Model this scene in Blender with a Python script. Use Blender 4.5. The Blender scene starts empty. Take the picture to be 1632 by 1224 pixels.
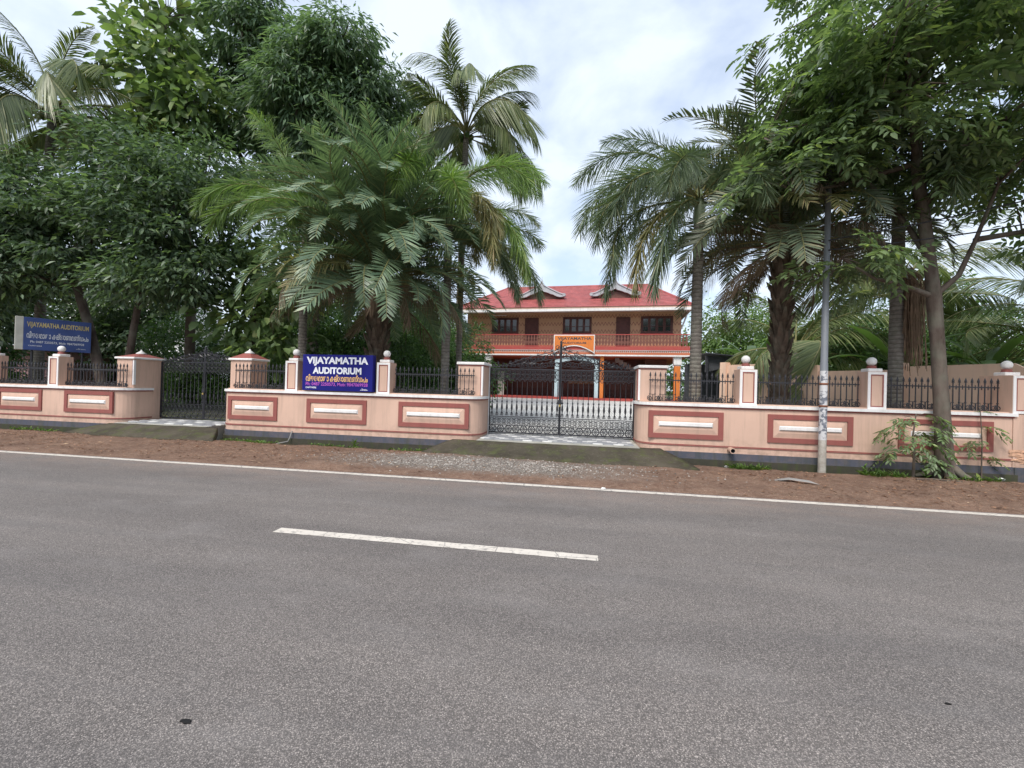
import bpy, math, random
import numpy as np
from mathutils import Matrix, Vector

R = math.radians
scene = bpy.context.scene
COL = scene.collection
random.seed(7)
rng = np.random.default_rng(7)

# ------------------------------------------------------------------ camera
cam_d = bpy.data.cameras.new("camera")
cam_d.sensor_width = 36.0
cam_d.lens = 15.0
cam_d.clip_start = 0.05
cam_d.clip_end = 2000.0
cam = bpy.data.objects.new("camera", cam_d)
COL.objects.link(cam)
yaw, pitch, roll = R(-9.11), R(0.35), R(-1.55)
fwd = Vector((math.sin(yaw) * math.cos(pitch), math.cos(yaw) * math.cos(pitch), math.sin(pitch)))
rgt = Vector((math.cos(yaw), -math.sin(yaw), 0))
dwn = fwd.cross(rgt)
r2 = math.cos(roll) * rgt + math.sin(roll) * dwn
d2 = -math.sin(roll) * rgt + math.cos(roll) * dwn
mw = Matrix.Identity(4)
for i in range(3):
    mw[i][0] = r2[i]; mw[i][1] = -d2[i]; mw[i][2] = -fwd[i]
mw[0][3], mw[1][3], mw[2][3] = 0.0, 0.0, 1.55
cam.matrix_world = mw
scene.camera = cam

# ------------------------------------------------------------------ world / sun / exposure
SUN_EL, SUN_AZ = R(52), R(196)          # azimuth clockwise from +Y
world = bpy.data.worlds.new("World")
scene.world = world
world.use_nodes = True
wn, wl = world.node_tree.nodes, world.node_tree.links
wn.clear()
w_out = wn.new("ShaderNodeOutputWorld")
w_bg = wn.new("ShaderNodeBackground")
w_bg.inputs["Strength"].default_value = 0.12
w_sky = wn.new("ShaderNodeTexSky")
w_sky.sky_type = 'NISHITA'
w_sky.sun_disc = False
w_sky.sun_elevation = SUN_EL
w_sky.sun_rotation = SUN_AZ
w_sky.air_density = 1.0
w_sky.dust_density = 2.5
w_tc = wn.new("ShaderNodeTexCoord")
w_sep = wn.new("ShaderNodeSeparateXYZ")
w_add = wn.new("ShaderNodeMath"); w_add.operation = 'ADD'; w_add.inputs[1].default_value = 0.35
w_dx = wn.new("ShaderNodeMath"); w_dx.operation = 'DIVIDE'
w_dy = wn.new("ShaderNodeMath"); w_dy.operation = 'DIVIDE'
w_cmb = wn.new("ShaderNodeCombineXYZ")
wl.new(w_tc.outputs["Generated"], w_sep.inputs[0])
w_abs = wn.new("ShaderNodeMath"); w_abs.operation = 'ABSOLUTE'
wl.new(w_sep.outputs["Z"], w_abs.inputs[0])
wl.new(w_abs.outputs[0], w_add.inputs[0])
wl.new(w_sep.outputs["X"], w_dx.inputs[0]); wl.new(w_add.outputs[0], w_dx.inputs[1])
wl.new(w_sep.outputs["Y"], w_dy.inputs[0]); wl.new(w_add.outputs[0], w_dy.inputs[1])
wl.new(w_dx.outputs[0], w_cmb.inputs[0]); wl.new(w_dy.outputs[0], w_cmb.inputs[1])
w_n1 = wn.new("ShaderNodeTexNoise")
w_n1.inputs["Scale"].default_value = 3.4; w_n1.inputs["Detail"].default_value = 7.0
w_n1.inputs["Roughness"].default_value = 0.52; w_n1.inputs["Distortion"].default_value = 0.25
wl.new(w_cmb.outputs[0], w_n1.inputs["Vector"])
w_rmp = wn.new("ShaderNodeValToRGB")
w_rmp.color_ramp.elements[0].position = 0.34; w_rmp.color_ramp.elements[0].color = (0.42, 0.42, 0.42, 1)
w_rmp.color_ramp.elements[1].position = 0.58; w_rmp.color_ramp.elements[1].color = (0.97, 0.97, 0.97, 1)
wl.new(w_n1.outputs["Fac"], w_rmp.inputs["Fac"])
w_mix = wn.new("ShaderNodeMix"); w_mix.data_type = 'RGBA'
wl.new(w_rmp.outputs["Color"], w_mix.inputs["Factor"])
wl.new(w_sky.outputs[0], w_mix.inputs["A"])
w_mix.inputs["B"].default_value = (3.80, 4.22, 4.85, 1)
wl.new(w_mix.outputs["Result"], w_bg.inputs["Color"])
wl.new(w_bg.outputs[0], w_out.inputs["Surface"])

sun_d = bpy.data.lights.new("sun", 'SUN')
sun_d.energy = 1.5
sun_d.angle = R(20)
sun_d.color = (1.0, 0.95, 0.88)
sun = bpy.data.objects.new("sun", sun_d)
COL.objects.link(sun)
sdir = Vector((math.sin(SUN_AZ) * math.cos(SUN_EL), math.cos(SUN_AZ) * math.cos(SUN_EL), math.sin(SUN_EL)))
sun.rotation_euler = sdir.to_track_quat('Z', 'Y').to_euler()
sun.location = (0, 0, 40)

vs = scene.view_settings
vs.view_transform = 'Standard'
vs.look = 'None'
vs.exposure = 1.08
vs.gamma = 1.0
vs.use_curve_mapping = False

scene.cycles.max_bounces = 6
scene.cycles.diffuse_bounces = 4
scene.cycles.glossy_bounces = 2
scene.cycles.transmission_bounces = 3

# ------------------------------------------------------------------ helpers
def tag(o, label=None, cat=None, group=None, kind=None):
    if label: o["label"] = label
    if cat: o["category"] = cat
    if group: o["group"] = group
    if kind: o["kind"] = kind
    return o

def link(o, parent=None):
    COL.objects.link(o)
    if parent is not None:
        o.parent = parent
    return o

def empty(name, loc=(0, 0, 0), rz=0.0, parent=None):
    o = bpy.data.objects.new(name, None)
    o.empty_display_size = 0.2
    o.location = loc
    o.rotation_euler = (0, 0, rz)
    return link(o, parent)

def mobj(name, me, parent=None, loc=None, rot=None, scl=None):
    o = bpy.data.objects.new(name, me)
    if loc is not None: o.location = loc
    if rot is not None: o.rotation_euler = rot
    if scl is not None: o.scale = scl if hasattr(scl, '__len__') else (scl,) * 3
    return link(o, parent)

class MB:
    """collects shapes into one mesh"""
    def __init__(s):
        s.v = []; s.f = []; s.mi = []; s.sm = []
    def add(s, v, f, mi=0, smooth=False):
        o = len(s.v)
        s.v.extend(v)
        for q in f:
            s.f.append([i + o for i in q]); s.mi.append(mi); s.sm.append(smooth)
        return s
    def box(s, x0, x1, y0, y1, z0, z1, mi=0):
        v = [(x0, y0, z0), (x1, y0, z0), (x1, y1, z0), (x0, y1, z0), (x0, y0, z1), (x1, y0, z1), (x1, y1, z1), (x0, y1, z1)]
        f = [(0, 3, 2, 1), (4, 5, 6, 7), (0, 1, 5, 4), (1, 2, 6, 5), (2, 3, 7, 6), (3, 0, 4, 7)]
        return s.add(v, f, mi)
    def cbox(s, cx, cy, cz, sx, sy, sz, mi=0):
        return s.box(cx - sx / 2, cx + sx / 2, cy - sy / 2, cy + sy / 2, cz - sz / 2, cz + sz / 2, mi)
    def bevbox(s, x0, x1, y0, y1, z0, z1, b, mi=0):
        # box with chamfered edges all round the vertical sides and top/bottom
        pts = [(x0 + b, y0), (x1 - b, y0), (x1, y0 + b), (x1, y1 - b), (x1 - b, y1), (x0 + b, y1), (x0, y1 - b), (x0, y0 + b)]
        ins = [(min(max(p[0], x0 + b), x1 - b), min(max(p[1], y0 + b), y1 - b)) for p in pts]
        rings = [(ins, z0), (pts, z0 + b), (pts, z1 - b), (ins, z1)]
        v = [(p[0], p[1], z) for r, z in rings for p in r]
        f = [tuple(range(7, -1, -1)), tuple(range(24, 32))]
        for k in range(3):
            for i in range(8):
                j = (i + 1) % 8
                f.append((k * 8 + i, k * 8 + j, k * 8 + 8 + j, k * 8 + 8 + i))
        return s.add(v, f, mi)
    def prism(s, pts, z0, z1, mi=0):
        n = len(pts)
        v = [(p[0], p[1], z0) for p in pts] + [(p[0], p[1], z1) for p in pts]
        f = [tuple(range(n - 1, -1, -1)), tuple(range(n, 2 * n))]
        f += [(i, (i + 1) % n, n + (i + 1) % n, n + i) for i in range(n)]
        return s.add(v, f, mi)
    def prism_y(s, pts, y0, y1, mi=0):
        """outline in XZ, extruded along Y"""
        n = len(pts)
        v = [(p[0], y0, p[1]) for p in pts] + [(p[0], y1, p[1]) for p in pts]
        f = [tuple(range(n)), tuple(range(2 * n - 1, n - 1, -1))]
        f += [((i + 1) % n, i, n + i, n + (i + 1) % n) for i in range(n)]
        return s.add(v, f, mi)
    def tube(s, path, rad, n=8, mi=0, smooth=True, cap=True):
        path = [Vector(p) for p in path]
        if not hasattr(rad, '__len__'): rad = [rad] * len(path)
        rings = []; up = None
        for i, p in enumerate(path):
            a = path[max(i - 1, 0)]; b = path[min(i + 1, len(path) - 1)]
            t = (b - a).normalized()
            if up is None:
                up = Vector((0, 0, 1)) if abs(t.z) < 0.9 else Vector((1, 0, 0))
            u = (up - t * up.dot(t)); 
            if u.length < 1e-5: u = t.orthogonal()
            u.normalize(); w = t.cross(u); up = u
            rings.append([p + (u * math.cos(2 * math.pi * k / n) + w * math.sin(2 * math.pi * k / n)) * rad[i] for k in range(n)])
        v = [tuple(q) for r_ in rings for q in r_]
        f = []
        for i in range(len(path) - 1):
            for k in range(n):
                j = (k + 1) % n
                f.append((i * n + k, i * n + j, (i + 1) * n + j, (i + 1) * n + k))
        s.add(v, f, mi, smooth)
        if cap:
            m = len(path) - 1
            s.add(rings_t(rings[0]), [tuple(range(n - 1, -1, -1))], mi)
            s.add(rings_t(rings[m]), [tuple(range(n))], mi)
        return s
    def lathe(s, prof, n=16, c=(0, 0, 0), mi=0, smooth=True):
        v = []; f = []
        for r_, z in prof:
            for k in range(n):
                a = 2 * math.pi * k / n
                v.append((c[0] + r_ * math.cos(a), c[1] + r_ * math.sin(a), c[2] + z))
        m = len(prof)
        for i in range(m - 1):
            for k in range(n):
                j = (k + 1) % n
                f.append((i * n + k, i * n + j, (i + 1) * n + j, (i + 1) * n + k))
        s.add(v, f, mi, smooth)
        s.add(v[:n], [tuple(range(n - 1, -1, -1))], mi)
        s.add(v[-n:], [tuple(range(n))], mi)
        return s
    def mesh(s, name, mats):
        me = bpy.data.meshes.new(name)
        me.from_pydata(s.v, [], s.f)
        if not isinstance(mats, (list, tuple)): mats = [mats]
        for m in mats: me.materials.append(m)
        me.polygons.foreach_set("material_index", s.mi)
        me.polygons.foreach_set("use_smooth", s.sm)
        me.update()
        return me
    def build(s, name, mats, parent=None, **k):
        return mobj(name, s.mesh(name, mats), parent, **k)

def rings_t(r_): return [tuple(q) for q in r_]

def npmesh(name, verts, faces, mats, mi=None, smooth=False):
    """verts (N,3) array; faces list of (M,k) arrays"""
    me = bpy.data.meshes.new(name)
    verts = np.ascontiguousarray(verts, dtype=np.float32)
    me.vertices.add(len(verts)); me.vertices.foreach_set("co", verts.ravel())
    if not isinstance(faces, list): faces = [faces]
    nl = sum(f.size for f in faces); npol = sum(len(f) for f in faces)
    me.loops.add(nl); me.polygons.add(npol)
    me.loops.foreach_set("vertex_index", np.concatenate([f.ravel() for f in faces]).astype(np.int32))
    tot = np.concatenate([np.full(len(f), f.shape[1]) for f in faces]).astype(np.int32)
    st = np.concatenate([[0], np.cumsum(tot)[:-1]]).astype(np.int32)
    me.polygons.foreach_set("loop_start", st)
    if mi is not None: me.polygons.foreach_set("material_index", np.asarray(mi, dtype=np.int32))
    if smooth: me.polygons.foreach_set("use_smooth", np.ones(npol, dtype=bool))
    if not isinstance(mats, (list, tuple)): mats = [mats]
    for m in mats: me.materials.append(m)
    me.update(calc_edges=True)
    return me

def unit(a): return a / np.maximum(np.linalg.norm(a, axis=-1, keepdims=True), 1e-9)

# ------------------------------------------------------------------ materials
def nodes_of(name):
    m = bpy.data.materials.new(name); m.use_nodes = True
    nt = m.node_tree
    b = nt.nodes["Principled BSDF"]
    return m, nt, b

def N(nt, typ, **kw):
    n = nt.nodes.new(typ)
    for k, v in kw.items():
        if k.startswith("i_"): n.inputs[k[2:].replace("_", " ")].default_value = v
        else: setattr(n, k, v)
    return n

def mixc(nt, fac, a, b, mode='MIX'):
    n = nt.nodes.new("ShaderNodeMix"); n.data_type = 'RGBA'; n.blend_type = mode
    for key, val in (("Factor", fac), ("A", a), ("B", b)):
        if hasattr(val, 'is_linked'): nt.links.new(val, n.inputs[key])
        elif isinstance(val, (int, float)): n.inputs[key].default_value = val if key == "Factor" else (val, val, val, 1)
        else: n.inputs[key].default_value = (*val, 1) if len(val) == 3 else val
    return n.outputs["Result"]

def ramp(nt, src, stops):
    n = nt.nodes.new("ShaderNodeValToRGB")
    e = n.color_ramp.elements
    while len(e) < len(stops): e.new(0.5)
    for el, (p, c) in zip(e, stops):
        el.position = p; el.color = (c, c, c, 1) if isinstance(c, (int, float)) else (*c, 1)
    nt.links.new(src, n.inputs["Fac"])
    return n.outputs["Color"]

def noise(nt, scale, detail=4, rough=0.55, coord="Object", vec=None, stretch=None):
    tc = nt.nodes.new("ShaderNodeTexCoord")
    n = N(nt, "ShaderNodeTexNoise", i_Scale=scale, i_Detail=detail, i_Roughness=rough)
    src = vec if vec is not None else tc.outputs[coord]
    if stretch:
        mp = nt.nodes.new("ShaderNodeMapping"); mp.inputs["Scale"].default_value = stretch
        nt.links.new(src, mp.inputs["Vector"]); src = mp.outputs[0]
    nt.links.new(src, n.inputs["Vector"])
    return n.outputs["Fac"]

def bump(nt, b, src, strength=0.3, dist=0.01):
    n = N(nt, "ShaderNodeBump", i_Strength=strength, i_Distance=dist)
    nt.links.new(src, n.inputs["Height"]); nt.links.new(n.outputs[0], b.inputs["Normal"])

def mat_plain(name, col, rough=0.6, var=0.12, scale=3.0, bmp=0.15, bscale=60, spec=0.35, metal=0.0, world=True):
    m, nt, b = nodes_of(name)
    n1 = noise(nt, scale, 5)
    dark = tuple(c * (1 - var) for c in col); lite = tuple(min(1, c * (1 + var)) for c in col)
    c = mixc(nt, ramp(nt, n1, [(0.3, 0.0), (0.7, 1.0)]), dark, lite)
    nt.links.new(c, b.inputs["Base Color"])
    b.inputs["Roughness"].default_value = rough
    b.inputs["Specular IOR Level"].default_value = spec
    b.inputs["Metallic"].default_value = metal
    if bmp: bump(nt, b, noise(nt, bscale, 3), bmp, 0.004)
    return m

def mat_paint(name, col, stain=(0.30, 0.22, 0.17), amt=0.45, rough=0.7, splash=0.8):
    """exterior emulsion: blotches, rain streaks and roller texture"""
    m, nt, b = nodes_of(name)
    g = nt.nodes.new("ShaderNodeNewGeometry")
    n1 = noise(nt, 0.9, 5, vec=g.outputs["Position"])
    n2 = noise(nt, 3.0, 6, 0.65, vec=g.outputs["Position"], stretch=(2.2, 2.2, 0.18))
    base = mixc(nt, ramp(nt, n1, [(0.3, 0.0), (0.7, 1.0)]), tuple(c * 0.90 for c in col), tuple(min(1, c * 1.05) for c in col))
    st = ramp(nt, n2, [(0.47, 0.0), (0.74, amt)])
    c = mixc(nt, st, base, stain)
    sz = nt.nodes.new("ShaderNodeSeparateXYZ"); nt.links.new(g.outputs["Position"], sz.inputs[0])
    mr = N(nt, "ShaderNodeMapRange"); nt.links.new(sz.outputs["Z"], mr.inputs["Value"])
    mr.inputs["From Min"].default_value = 0.62; mr.inputs["From Max"].default_value = 0.10; mr.inputs["To Max"].default_value = splash
    ml = N(nt, "ShaderNodeMath", operation='MULTIPLY'); nt.links.new(mr.outputs["Result"], ml.inputs[0])
    nt.links.new(ramp(nt, noise(nt, 7.0, 6, 0.7, vec=g.outputs["Position"]), [(0.42, 0.0), (0.72, 1.0)]), ml.inputs[1])
    c = mixc(nt, ml.outputs[0], c, (0.26, 0.175, 0.13))
    nt.links.new(c, b.inputs["Base Color"])
    b.inputs["Roughness"].default_value = rough
    b.inputs["Specular IOR Level"].default_value = 0.25
    bump(nt, b, noise(nt, 90, 4, vec=g.outputs["Position"]), 0.25, 0.004)
    return m

def mat_leaf(name, c1, c2, c3=None, trans=0.34, rough=0.42, spec=0.5, p3=0.88):
    """leaf: per-leaf colour from dark to light, a few young/yellow ones, light passing through"""
    m, nt, b = nodes_of(name)
    g = nt.nodes.new("ShaderNodeNewGeometry")
    stops = [(0.0, c1), (0.75, c2)]
    if c3: stops += [(p3, c2), (1.0, c3)]
    col = ramp(nt, g.outputs["Random Per Island"], stops)
    oi = nt.nodes.new("ShaderNodeObjectInfo")
    big = noise(nt, 0.8, 3, vec=g.outputs["Position"])
    col = mixc(nt, 0.7, col, ramp(nt, big, [(0.3, 0.72), (0.7, 1.35)]), 'MULTIPLY')
    nt.links.new(col, b.inputs["Base Color"])
    b.inputs["Roughness"].default_value = rough
    b.inputs["Specular IOR Level"].default_value = spec
    tr = nt.nodes.new("ShaderNodeBsdfTranslucent")
    tcol = mixc(nt, 1.0, col, (1.35, 1.5, 0.75), 'MULTIPLY')
    nt.links.new(tcol, tr.inputs["Color"])
    mx = nt.nodes.new("ShaderNodeMixShader"); mx.inputs[0].default_value = trans
    nt.links.new(b.outputs[0], mx.inputs[1]); nt.links.new(tr.outputs[0], mx.inputs[2])
    nt.links.new(mx.outputs[0], nt.nodes["Material Output"].inputs["Surface"])
    return m

def mat_bark(name, c1, c2, scale=6.0, stretch=(1, 1, 0.25), bmp=0.6, rings=0.0):
    m, nt, b = nodes_of(name)
    n1 = noise(nt, scale, 6, 0.65, stretch=stretch)
    n2 = noise(nt, scale * 0.35, 4)
    c = mixc(nt, ramp(nt, n1, [(0.32, 0.0), (0.68, 1.0)]), c1, c2)
    c = mixc(nt, ramp(nt, n2, [(0.45, 0.0), (0.75, 0.5)]), c, (0.20, 0.22, 0.17))
    h = n1
    if rings:
        tc = nt.nodes.new("ShaderNodeTexCoord")
        w = N(nt, "ShaderNodeTexWave", wave_type='BANDS', bands_direction='Z', i_Scale=rings, i_Distortion=2.0, i_Detail=2.0)
        w.inputs["Detail Scale"].default_value = 2.0
        nt.links.new(tc.outputs["Object"], w.inputs["Vector"])
        c = mixc(nt, ramp(nt, w.outputs["Fac"], [(0.0, 0.55), (0.22, 0.0)]), c, tuple(q * 0.45 for q in c1))
        h = w.outputs["Fac"]
    nt.links.new(c, b.inputs["Base Color"])
    b.inputs["Roughness"].default_value = 0.9
    b.inputs["Specular IOR Level"].default_value = 0.15
    bump(nt, b, h, bmp, 0.02)
    return m

def mat_asphalt():
    m, nt, b = nodes_of("asphalt")
    g = nt.nodes.new("ShaderNodeNewGeometry"); P = g.outputs["Position"]
    vo = N(nt, "ShaderNodeTexVoronoi", feature='F1', i_Scale=130.0, i_Randomness=1.0)
    nt.links.new(P, vo.inputs["Vector"])
    vo2 = N(nt, "ShaderNodeTexVoronoi", feature='F1', i_Scale=290.0, i_Randomness=1.0)
    nt.links.new(P, vo2.inputs["Vector"])
    sep = nt.nodes.new("ShaderNodeSeparateColor"); nt.links.new(vo.outputs["Color"], sep.inputs[0])
    stone = ramp(nt, sep.outputs[0], [(0.0, (0.172, 0.155, 0.145)), (0.45, (0.256, 0.231, 0.216)), (0.85, (0.315, 0.285, 0.265)), (1.0, (0.40, 0.36, 0.33))])
    gap = ramp(nt, vo.outputs["Distance"], [(0.25, 0.0), (0.62, 1.0)])
    c = mixc(nt, gap, stone, (0.120, 0.109, 0.103))
    sep2 = nt.nodes.new("ShaderNodeSeparateColor"); nt.links.new(vo2.outputs["Color"], sep2.inputs[0])
    c = mixc(nt, 0.45, c, ramp(nt, sep2.outputs[1], [(0.0, 0.35), (0.6, 1.0), (1.0, 2.3)]), 'MULTIPLY')
    # long wheel tracks, patches and dust carried from the verge
    t1 = noise(nt, 0.55, 5, 0.6, vec=P, stretch=(0.22, 1.4, 1))
    t2 = noise(nt, 2.2, 5, 0.6, vec=P, stretch=(0.5, 1, 1))
    c = mixc(nt, 0.8, c, ramp(nt, t1, [(0.3, (0.70, 0.70, 0.71)), (0.7, (1.30, 1.27, 1.24))]), 'MULTIPLY')
    c = mixc(nt, ramp(nt, t2, [(0.50, 0.0), (0.80, 0.30)]), c, (0.30, 0.28, 0.27))
    # darker tyre paths, oil drips, red dust blown in from the verge
    sy = nt.nodes.new("ShaderNodeSeparateXYZ"); nt.links.new(P, sy.inputs[0])
    t3 = noise(nt, 1.0, 4, 0.6, vec=P, stretch=(0.12, 2.6, 1))
    c = mixc(nt, ramp(nt, t3, [(0.50, 0.0), (0.72, 0.30)]), c, (0.11, 0.104, 0.104))
    t4 = noise(nt, 9.0, 3, 0.5, vec=P)
    c = mixc(nt, ramp(nt, t4, [(0.68, 0.0), (0.76, 0.45)]), c, (0.07, 0.065, 0.064))
    du = N(nt, "ShaderNodeMapRange"); nt.links.new(sy.outputs["Y"], du.inputs["Value"])
    du.inputs["From Min"].default_value = 5.6; du.inputs["From Max"].default_value = 6.85; du.inputs["To Max"].default_value = 0.75
    dm = N(nt, "ShaderNodeMath", operation='MULTIPLY'); nt.links.new(du.outputs["Result"], dm.inputs[0])
    nt.links.new(ramp(nt, noise(nt, 3.5, 6, 0.7, vec=P, stretch=(.5, 1, 1)), [(0.35, 0.0), (0.75, 1.0)]), dm.inputs[1])
    c = mixc(nt, dm.outputs[0], c, (0.30, 0.21, 0.165))
    nt.links.new(c, b.inputs["Base Color"])
    b.inputs["Roughness"].default_value = 0.75
    b.inputs["Specular IOR Level"].default_value = 0.35
    hh = mixc(nt, 0.5, vo.outputs["Distance"], vo2.outputs["Distance"])
    inv = N(nt, "ShaderNodeInvert"); nt.links.new(hh, inv.inputs["Color"])
    bump(nt, b, inv.outputs[0], 0.8, 0.006)
    return m

def mat_roadpaint():
    m, nt, b = nodes_of("road_paint")
    g = nt.nodes.new("ShaderNodeNewGeometry"); P = g.outputs["Position"]
    vo = N(nt, "ShaderNodeTexVoronoi", feature='F1', i_Scale=110.0); nt.links.new(P, vo.inputs["Vector"])
    n1 = noise(nt, 5.0, 6, 0.7, vec=P)
    c = mixc(nt, ramp(nt, n1, [(0.35, 0.0), (0.75, 0.55)]), (0.66, 0.61, 0.54), (0.45, 0.40, 0.36))
    crk = N(nt, "ShaderNodeTexVoronoi", feature='DISTANCE_TO_EDGE', i_Scale=2.0); nt.links.new(P, crk.inputs["Vector"])
    c = mixc(nt, ramp(nt, crk.outputs["Distance"], [(0.0, 0.75), (0.012, 0.0)]), c, (0.10, 0.09, 0.09))
    wear = ramp(nt, noise(nt, 16.0, 6, 0.75, vec=P), [(0.53, 0.0), (0.64, 0.85)])
    c = mixc(nt, wear, c, (0.20, 0.18, 0.17))
    nt.links.new(c, b.inputs["Base Color"]); b.inputs["Roughness"].default_value = 0.65
    bump(nt, b, vo.outputs["Distance"], 0.3, 0.003)
    return m

def mat_verge():
    m, nt, b = nodes_of("verge_soil")
    g = nt.nodes.new("ShaderNodeNewGeometry"); P = g.outputs["Position"]
    n1 = noise(nt, 1.3, 6, 0.62, vec=P); n2 = noise(nt, 14, 6, 0.7, vec=P); n3 = noise(nt, 70, 4, 0.6, vec=P)
    c = mixc(nt, ramp(nt, n1, [(0.32, 0.0), (0.68, 1.0)]), (0.150, 0.088, 0.066), (0.285, 0.180, 0.130))
    c = mixc(nt, ramp(nt, n2, [(0.42, 0.0), (0.70, 0.75)]), c, (0.35, 0.255, 0.19))
    c = mixc(nt, ramp(nt, n3, [(0.32, 0.85), (0.54, 0.0)]), c, (0.075, 0.047, 0.037))
    c = mixc(nt, ramp(nt, noise(nt, 3.2, 6, 0.7, vec=P, stretch=(.6, 1.2, 1)), [(0.50, 0.0), (0.68, 0.6)]), c, (0.105, 0.068, 0.052))
    # loose grey stone in front of the main gate
    sx = nt.nodes.new("ShaderNodeSeparateXYZ"); nt.links.new(P, sx.inputs[0])
    def band(src, c0, w0, w1):
        s = N(nt, "ShaderNodeMath", operation='SUBTRACT'); nt.links.new(src, s.inputs[0]); s.inputs[1].default_value = c0
        a = N(nt, "ShaderNodeMath", operation='ABSOLUTE'); nt.links.new(s.outputs[0], a.inputs[0])
        mr = N(nt, "ShaderNodeMapRange"); nt.links.new(a.outputs[0], mr.inputs["Value"])
        mr.inputs["From Min"].default_value = w0; mr.inputs["From Max"].default_value = w1
        mr.inputs["To Min"].default_value = 1.0; mr.inputs["To Max"].default_value = 0.0
        return mr.outputs["Result"]
    mu = N(nt, "ShaderNodeMath", operation='MULTIPLY')
    nt.links.new(band(sx.outputs["X"], -2.0, 1.4, 3.6), mu.inputs[0]); nt.links.new(band(sx.outputs["Y"], 8.2, 0.5, 1.0), mu.inputs[1])
    ad = N(nt, "ShaderNodeMath", operation='MULTIPLY'); nt.links.new(mu.outputs[0], ad.inputs[0])
    nt.links.new(ramp(nt, n2, [(0.25, 0.3), (0.55, 1.0)]), ad.inputs[1])
    vo = N(nt, "ShaderNodeTexVoronoi", i_Scale=45.0); nt.links.new(P, vo.inputs["Vector"])
    sc = nt.nodes.new("ShaderNodeSeparateColor"); nt.links.new(vo.outputs["Color"], sc.inputs[0])
    grav = ramp(nt, sc.outputs[0], [(0.0, (0.09, 0.078, 0.066)), (0.6, (0.22, 0.195, 0.17)), (1.0, (0.36, 0.33, 0.295))])
    c = mixc(nt, ad.outputs[0], c, grav)
    # moss and wet dirt in the drain
    dit = N(nt, "ShaderNodeMapRange"); nt.links.new(sx.outputs["Z"], dit.inputs["Value"])
    dit.inputs["From Min"].default_value = -0.03; dit.inputs["From Max"].default_value = -0.10
    gm = mixc(nt, ramp(nt, n2, [(0.4, 0.0), (0.65, 1.0)]), (0.030, 0.026, 0.018), (0.060, 0.085, 0.022))
    c = mixc(nt, dit.outputs["Result"], c, gm)
    nt.links.new(c, b.inputs["Base Color"]); b.inputs["Roughness"].default_value = 0.95
    b.inputs["Specular IOR Level"].default_value = 0.1
    hb = mixc(nt, 0.5, n2, n3)
    bump(nt, b, hb, 1.0, 0.03)
    return m

def mat_ground():
    m, nt, b = nodes_of("garden_ground")
    g = nt.nodes.new("ShaderNodeNewGeometry"); P = g.outputs["Position"]
    n1 = noise(nt, 0.35, 5, vec=P); n2 = noise(nt, 6, 6, 0.7, vec=P)
    c = mixc(nt, ramp(nt, n1, [(0.4, 0.0), (0.65, 1.0)]), (0.055, 0.10, 0.025), (0.16, 0.12, 0.075))
    c = mixc(nt, 0.7, c, ramp(nt, n2, [(0.3, 0.5), (0.7, 1.4)]), 'MULTIPLY')
    nt.links.new(c, b.inputs["Base Color"]); b.inputs["Roughness"].default_value = 0.95
    bump(nt, b, n2, 1.0, 0.05)
    return m

def mat_moss_slab():
    m, nt, b = nodes_of("mossy_concrete")
    g = nt.nodes.new("ShaderNodeNewGeometry"); P = g.outputs["Position"]
    n1 = noise(nt, 1.6, 6, 0.65, vec=P); n2 = noise(nt, 18, 6, 0.7, vec=P); n3 = noise(nt, 4.2, 5, vec=P)
    c = mixc(nt, ramp(nt, n1, [(0.35, 0.0), (0.65, 1.0)]), (0.046, 0.040, 0.029), (0.088, 0.076, 0.056))
    c = mixc(nt, ramp(nt, n3, [(0.50, 0.0), (0.72, 0.75)]), c, (0.080, 0.095, 0.032))
    c = mixc(nt, ramp(nt, n2, [(0.56, 0.0), (0.78, 0.6)]), c, (0.22, 0.20, 0.17))
    nt.links.new(c, b.inputs["Base Color"]); b.inputs["Roughness"].default_value = 0.9
    b.inputs["Specular IOR Level"].default_value = 0.2
    bump(nt, b, n2, 0.6, 0.01)
    return m

def mat_yard():
    m, nt, b = nodes_of("yard_pavers")
    g = nt.nodes.new("ShaderNodeNewGeometry"); P = g.outputs["Position"]
    br = N(nt, "ShaderNodeTexBrick", i_Scale=1.0)
    br.inputs["Color1"].default_value = (0.56, 0.55, 0.53, 1); br.inputs["Color2"].default_value = (0.68, 0.67, 0.64, 1)
    br.inputs["Mortar"].default_value = (0.25, 0.24, 0.22, 1); br.inputs["Mortar Size"].default_value = 0.014
    br.inputs["Brick Width"].default_value = 0.22; br.inputs["Row Height"].default_value = 0.30
    nt.links.new(P, br.inputs["Vector"])
    n1 = noise(nt, 0.8, 5, vec=P)
    c = mixc(nt, ramp(nt, n1, [(0.45, 0.0), (0.75, 0.5)]), br.outputs["Color"], (0.24, 0.24, 0.20))
    nt.links.new(c, b.inputs["Base Color"]); b.inputs["Roughness"].default_value = 0.85
    bump(nt, b, br.outputs["Fac"], -0.4, 0.01)
    return m

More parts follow.
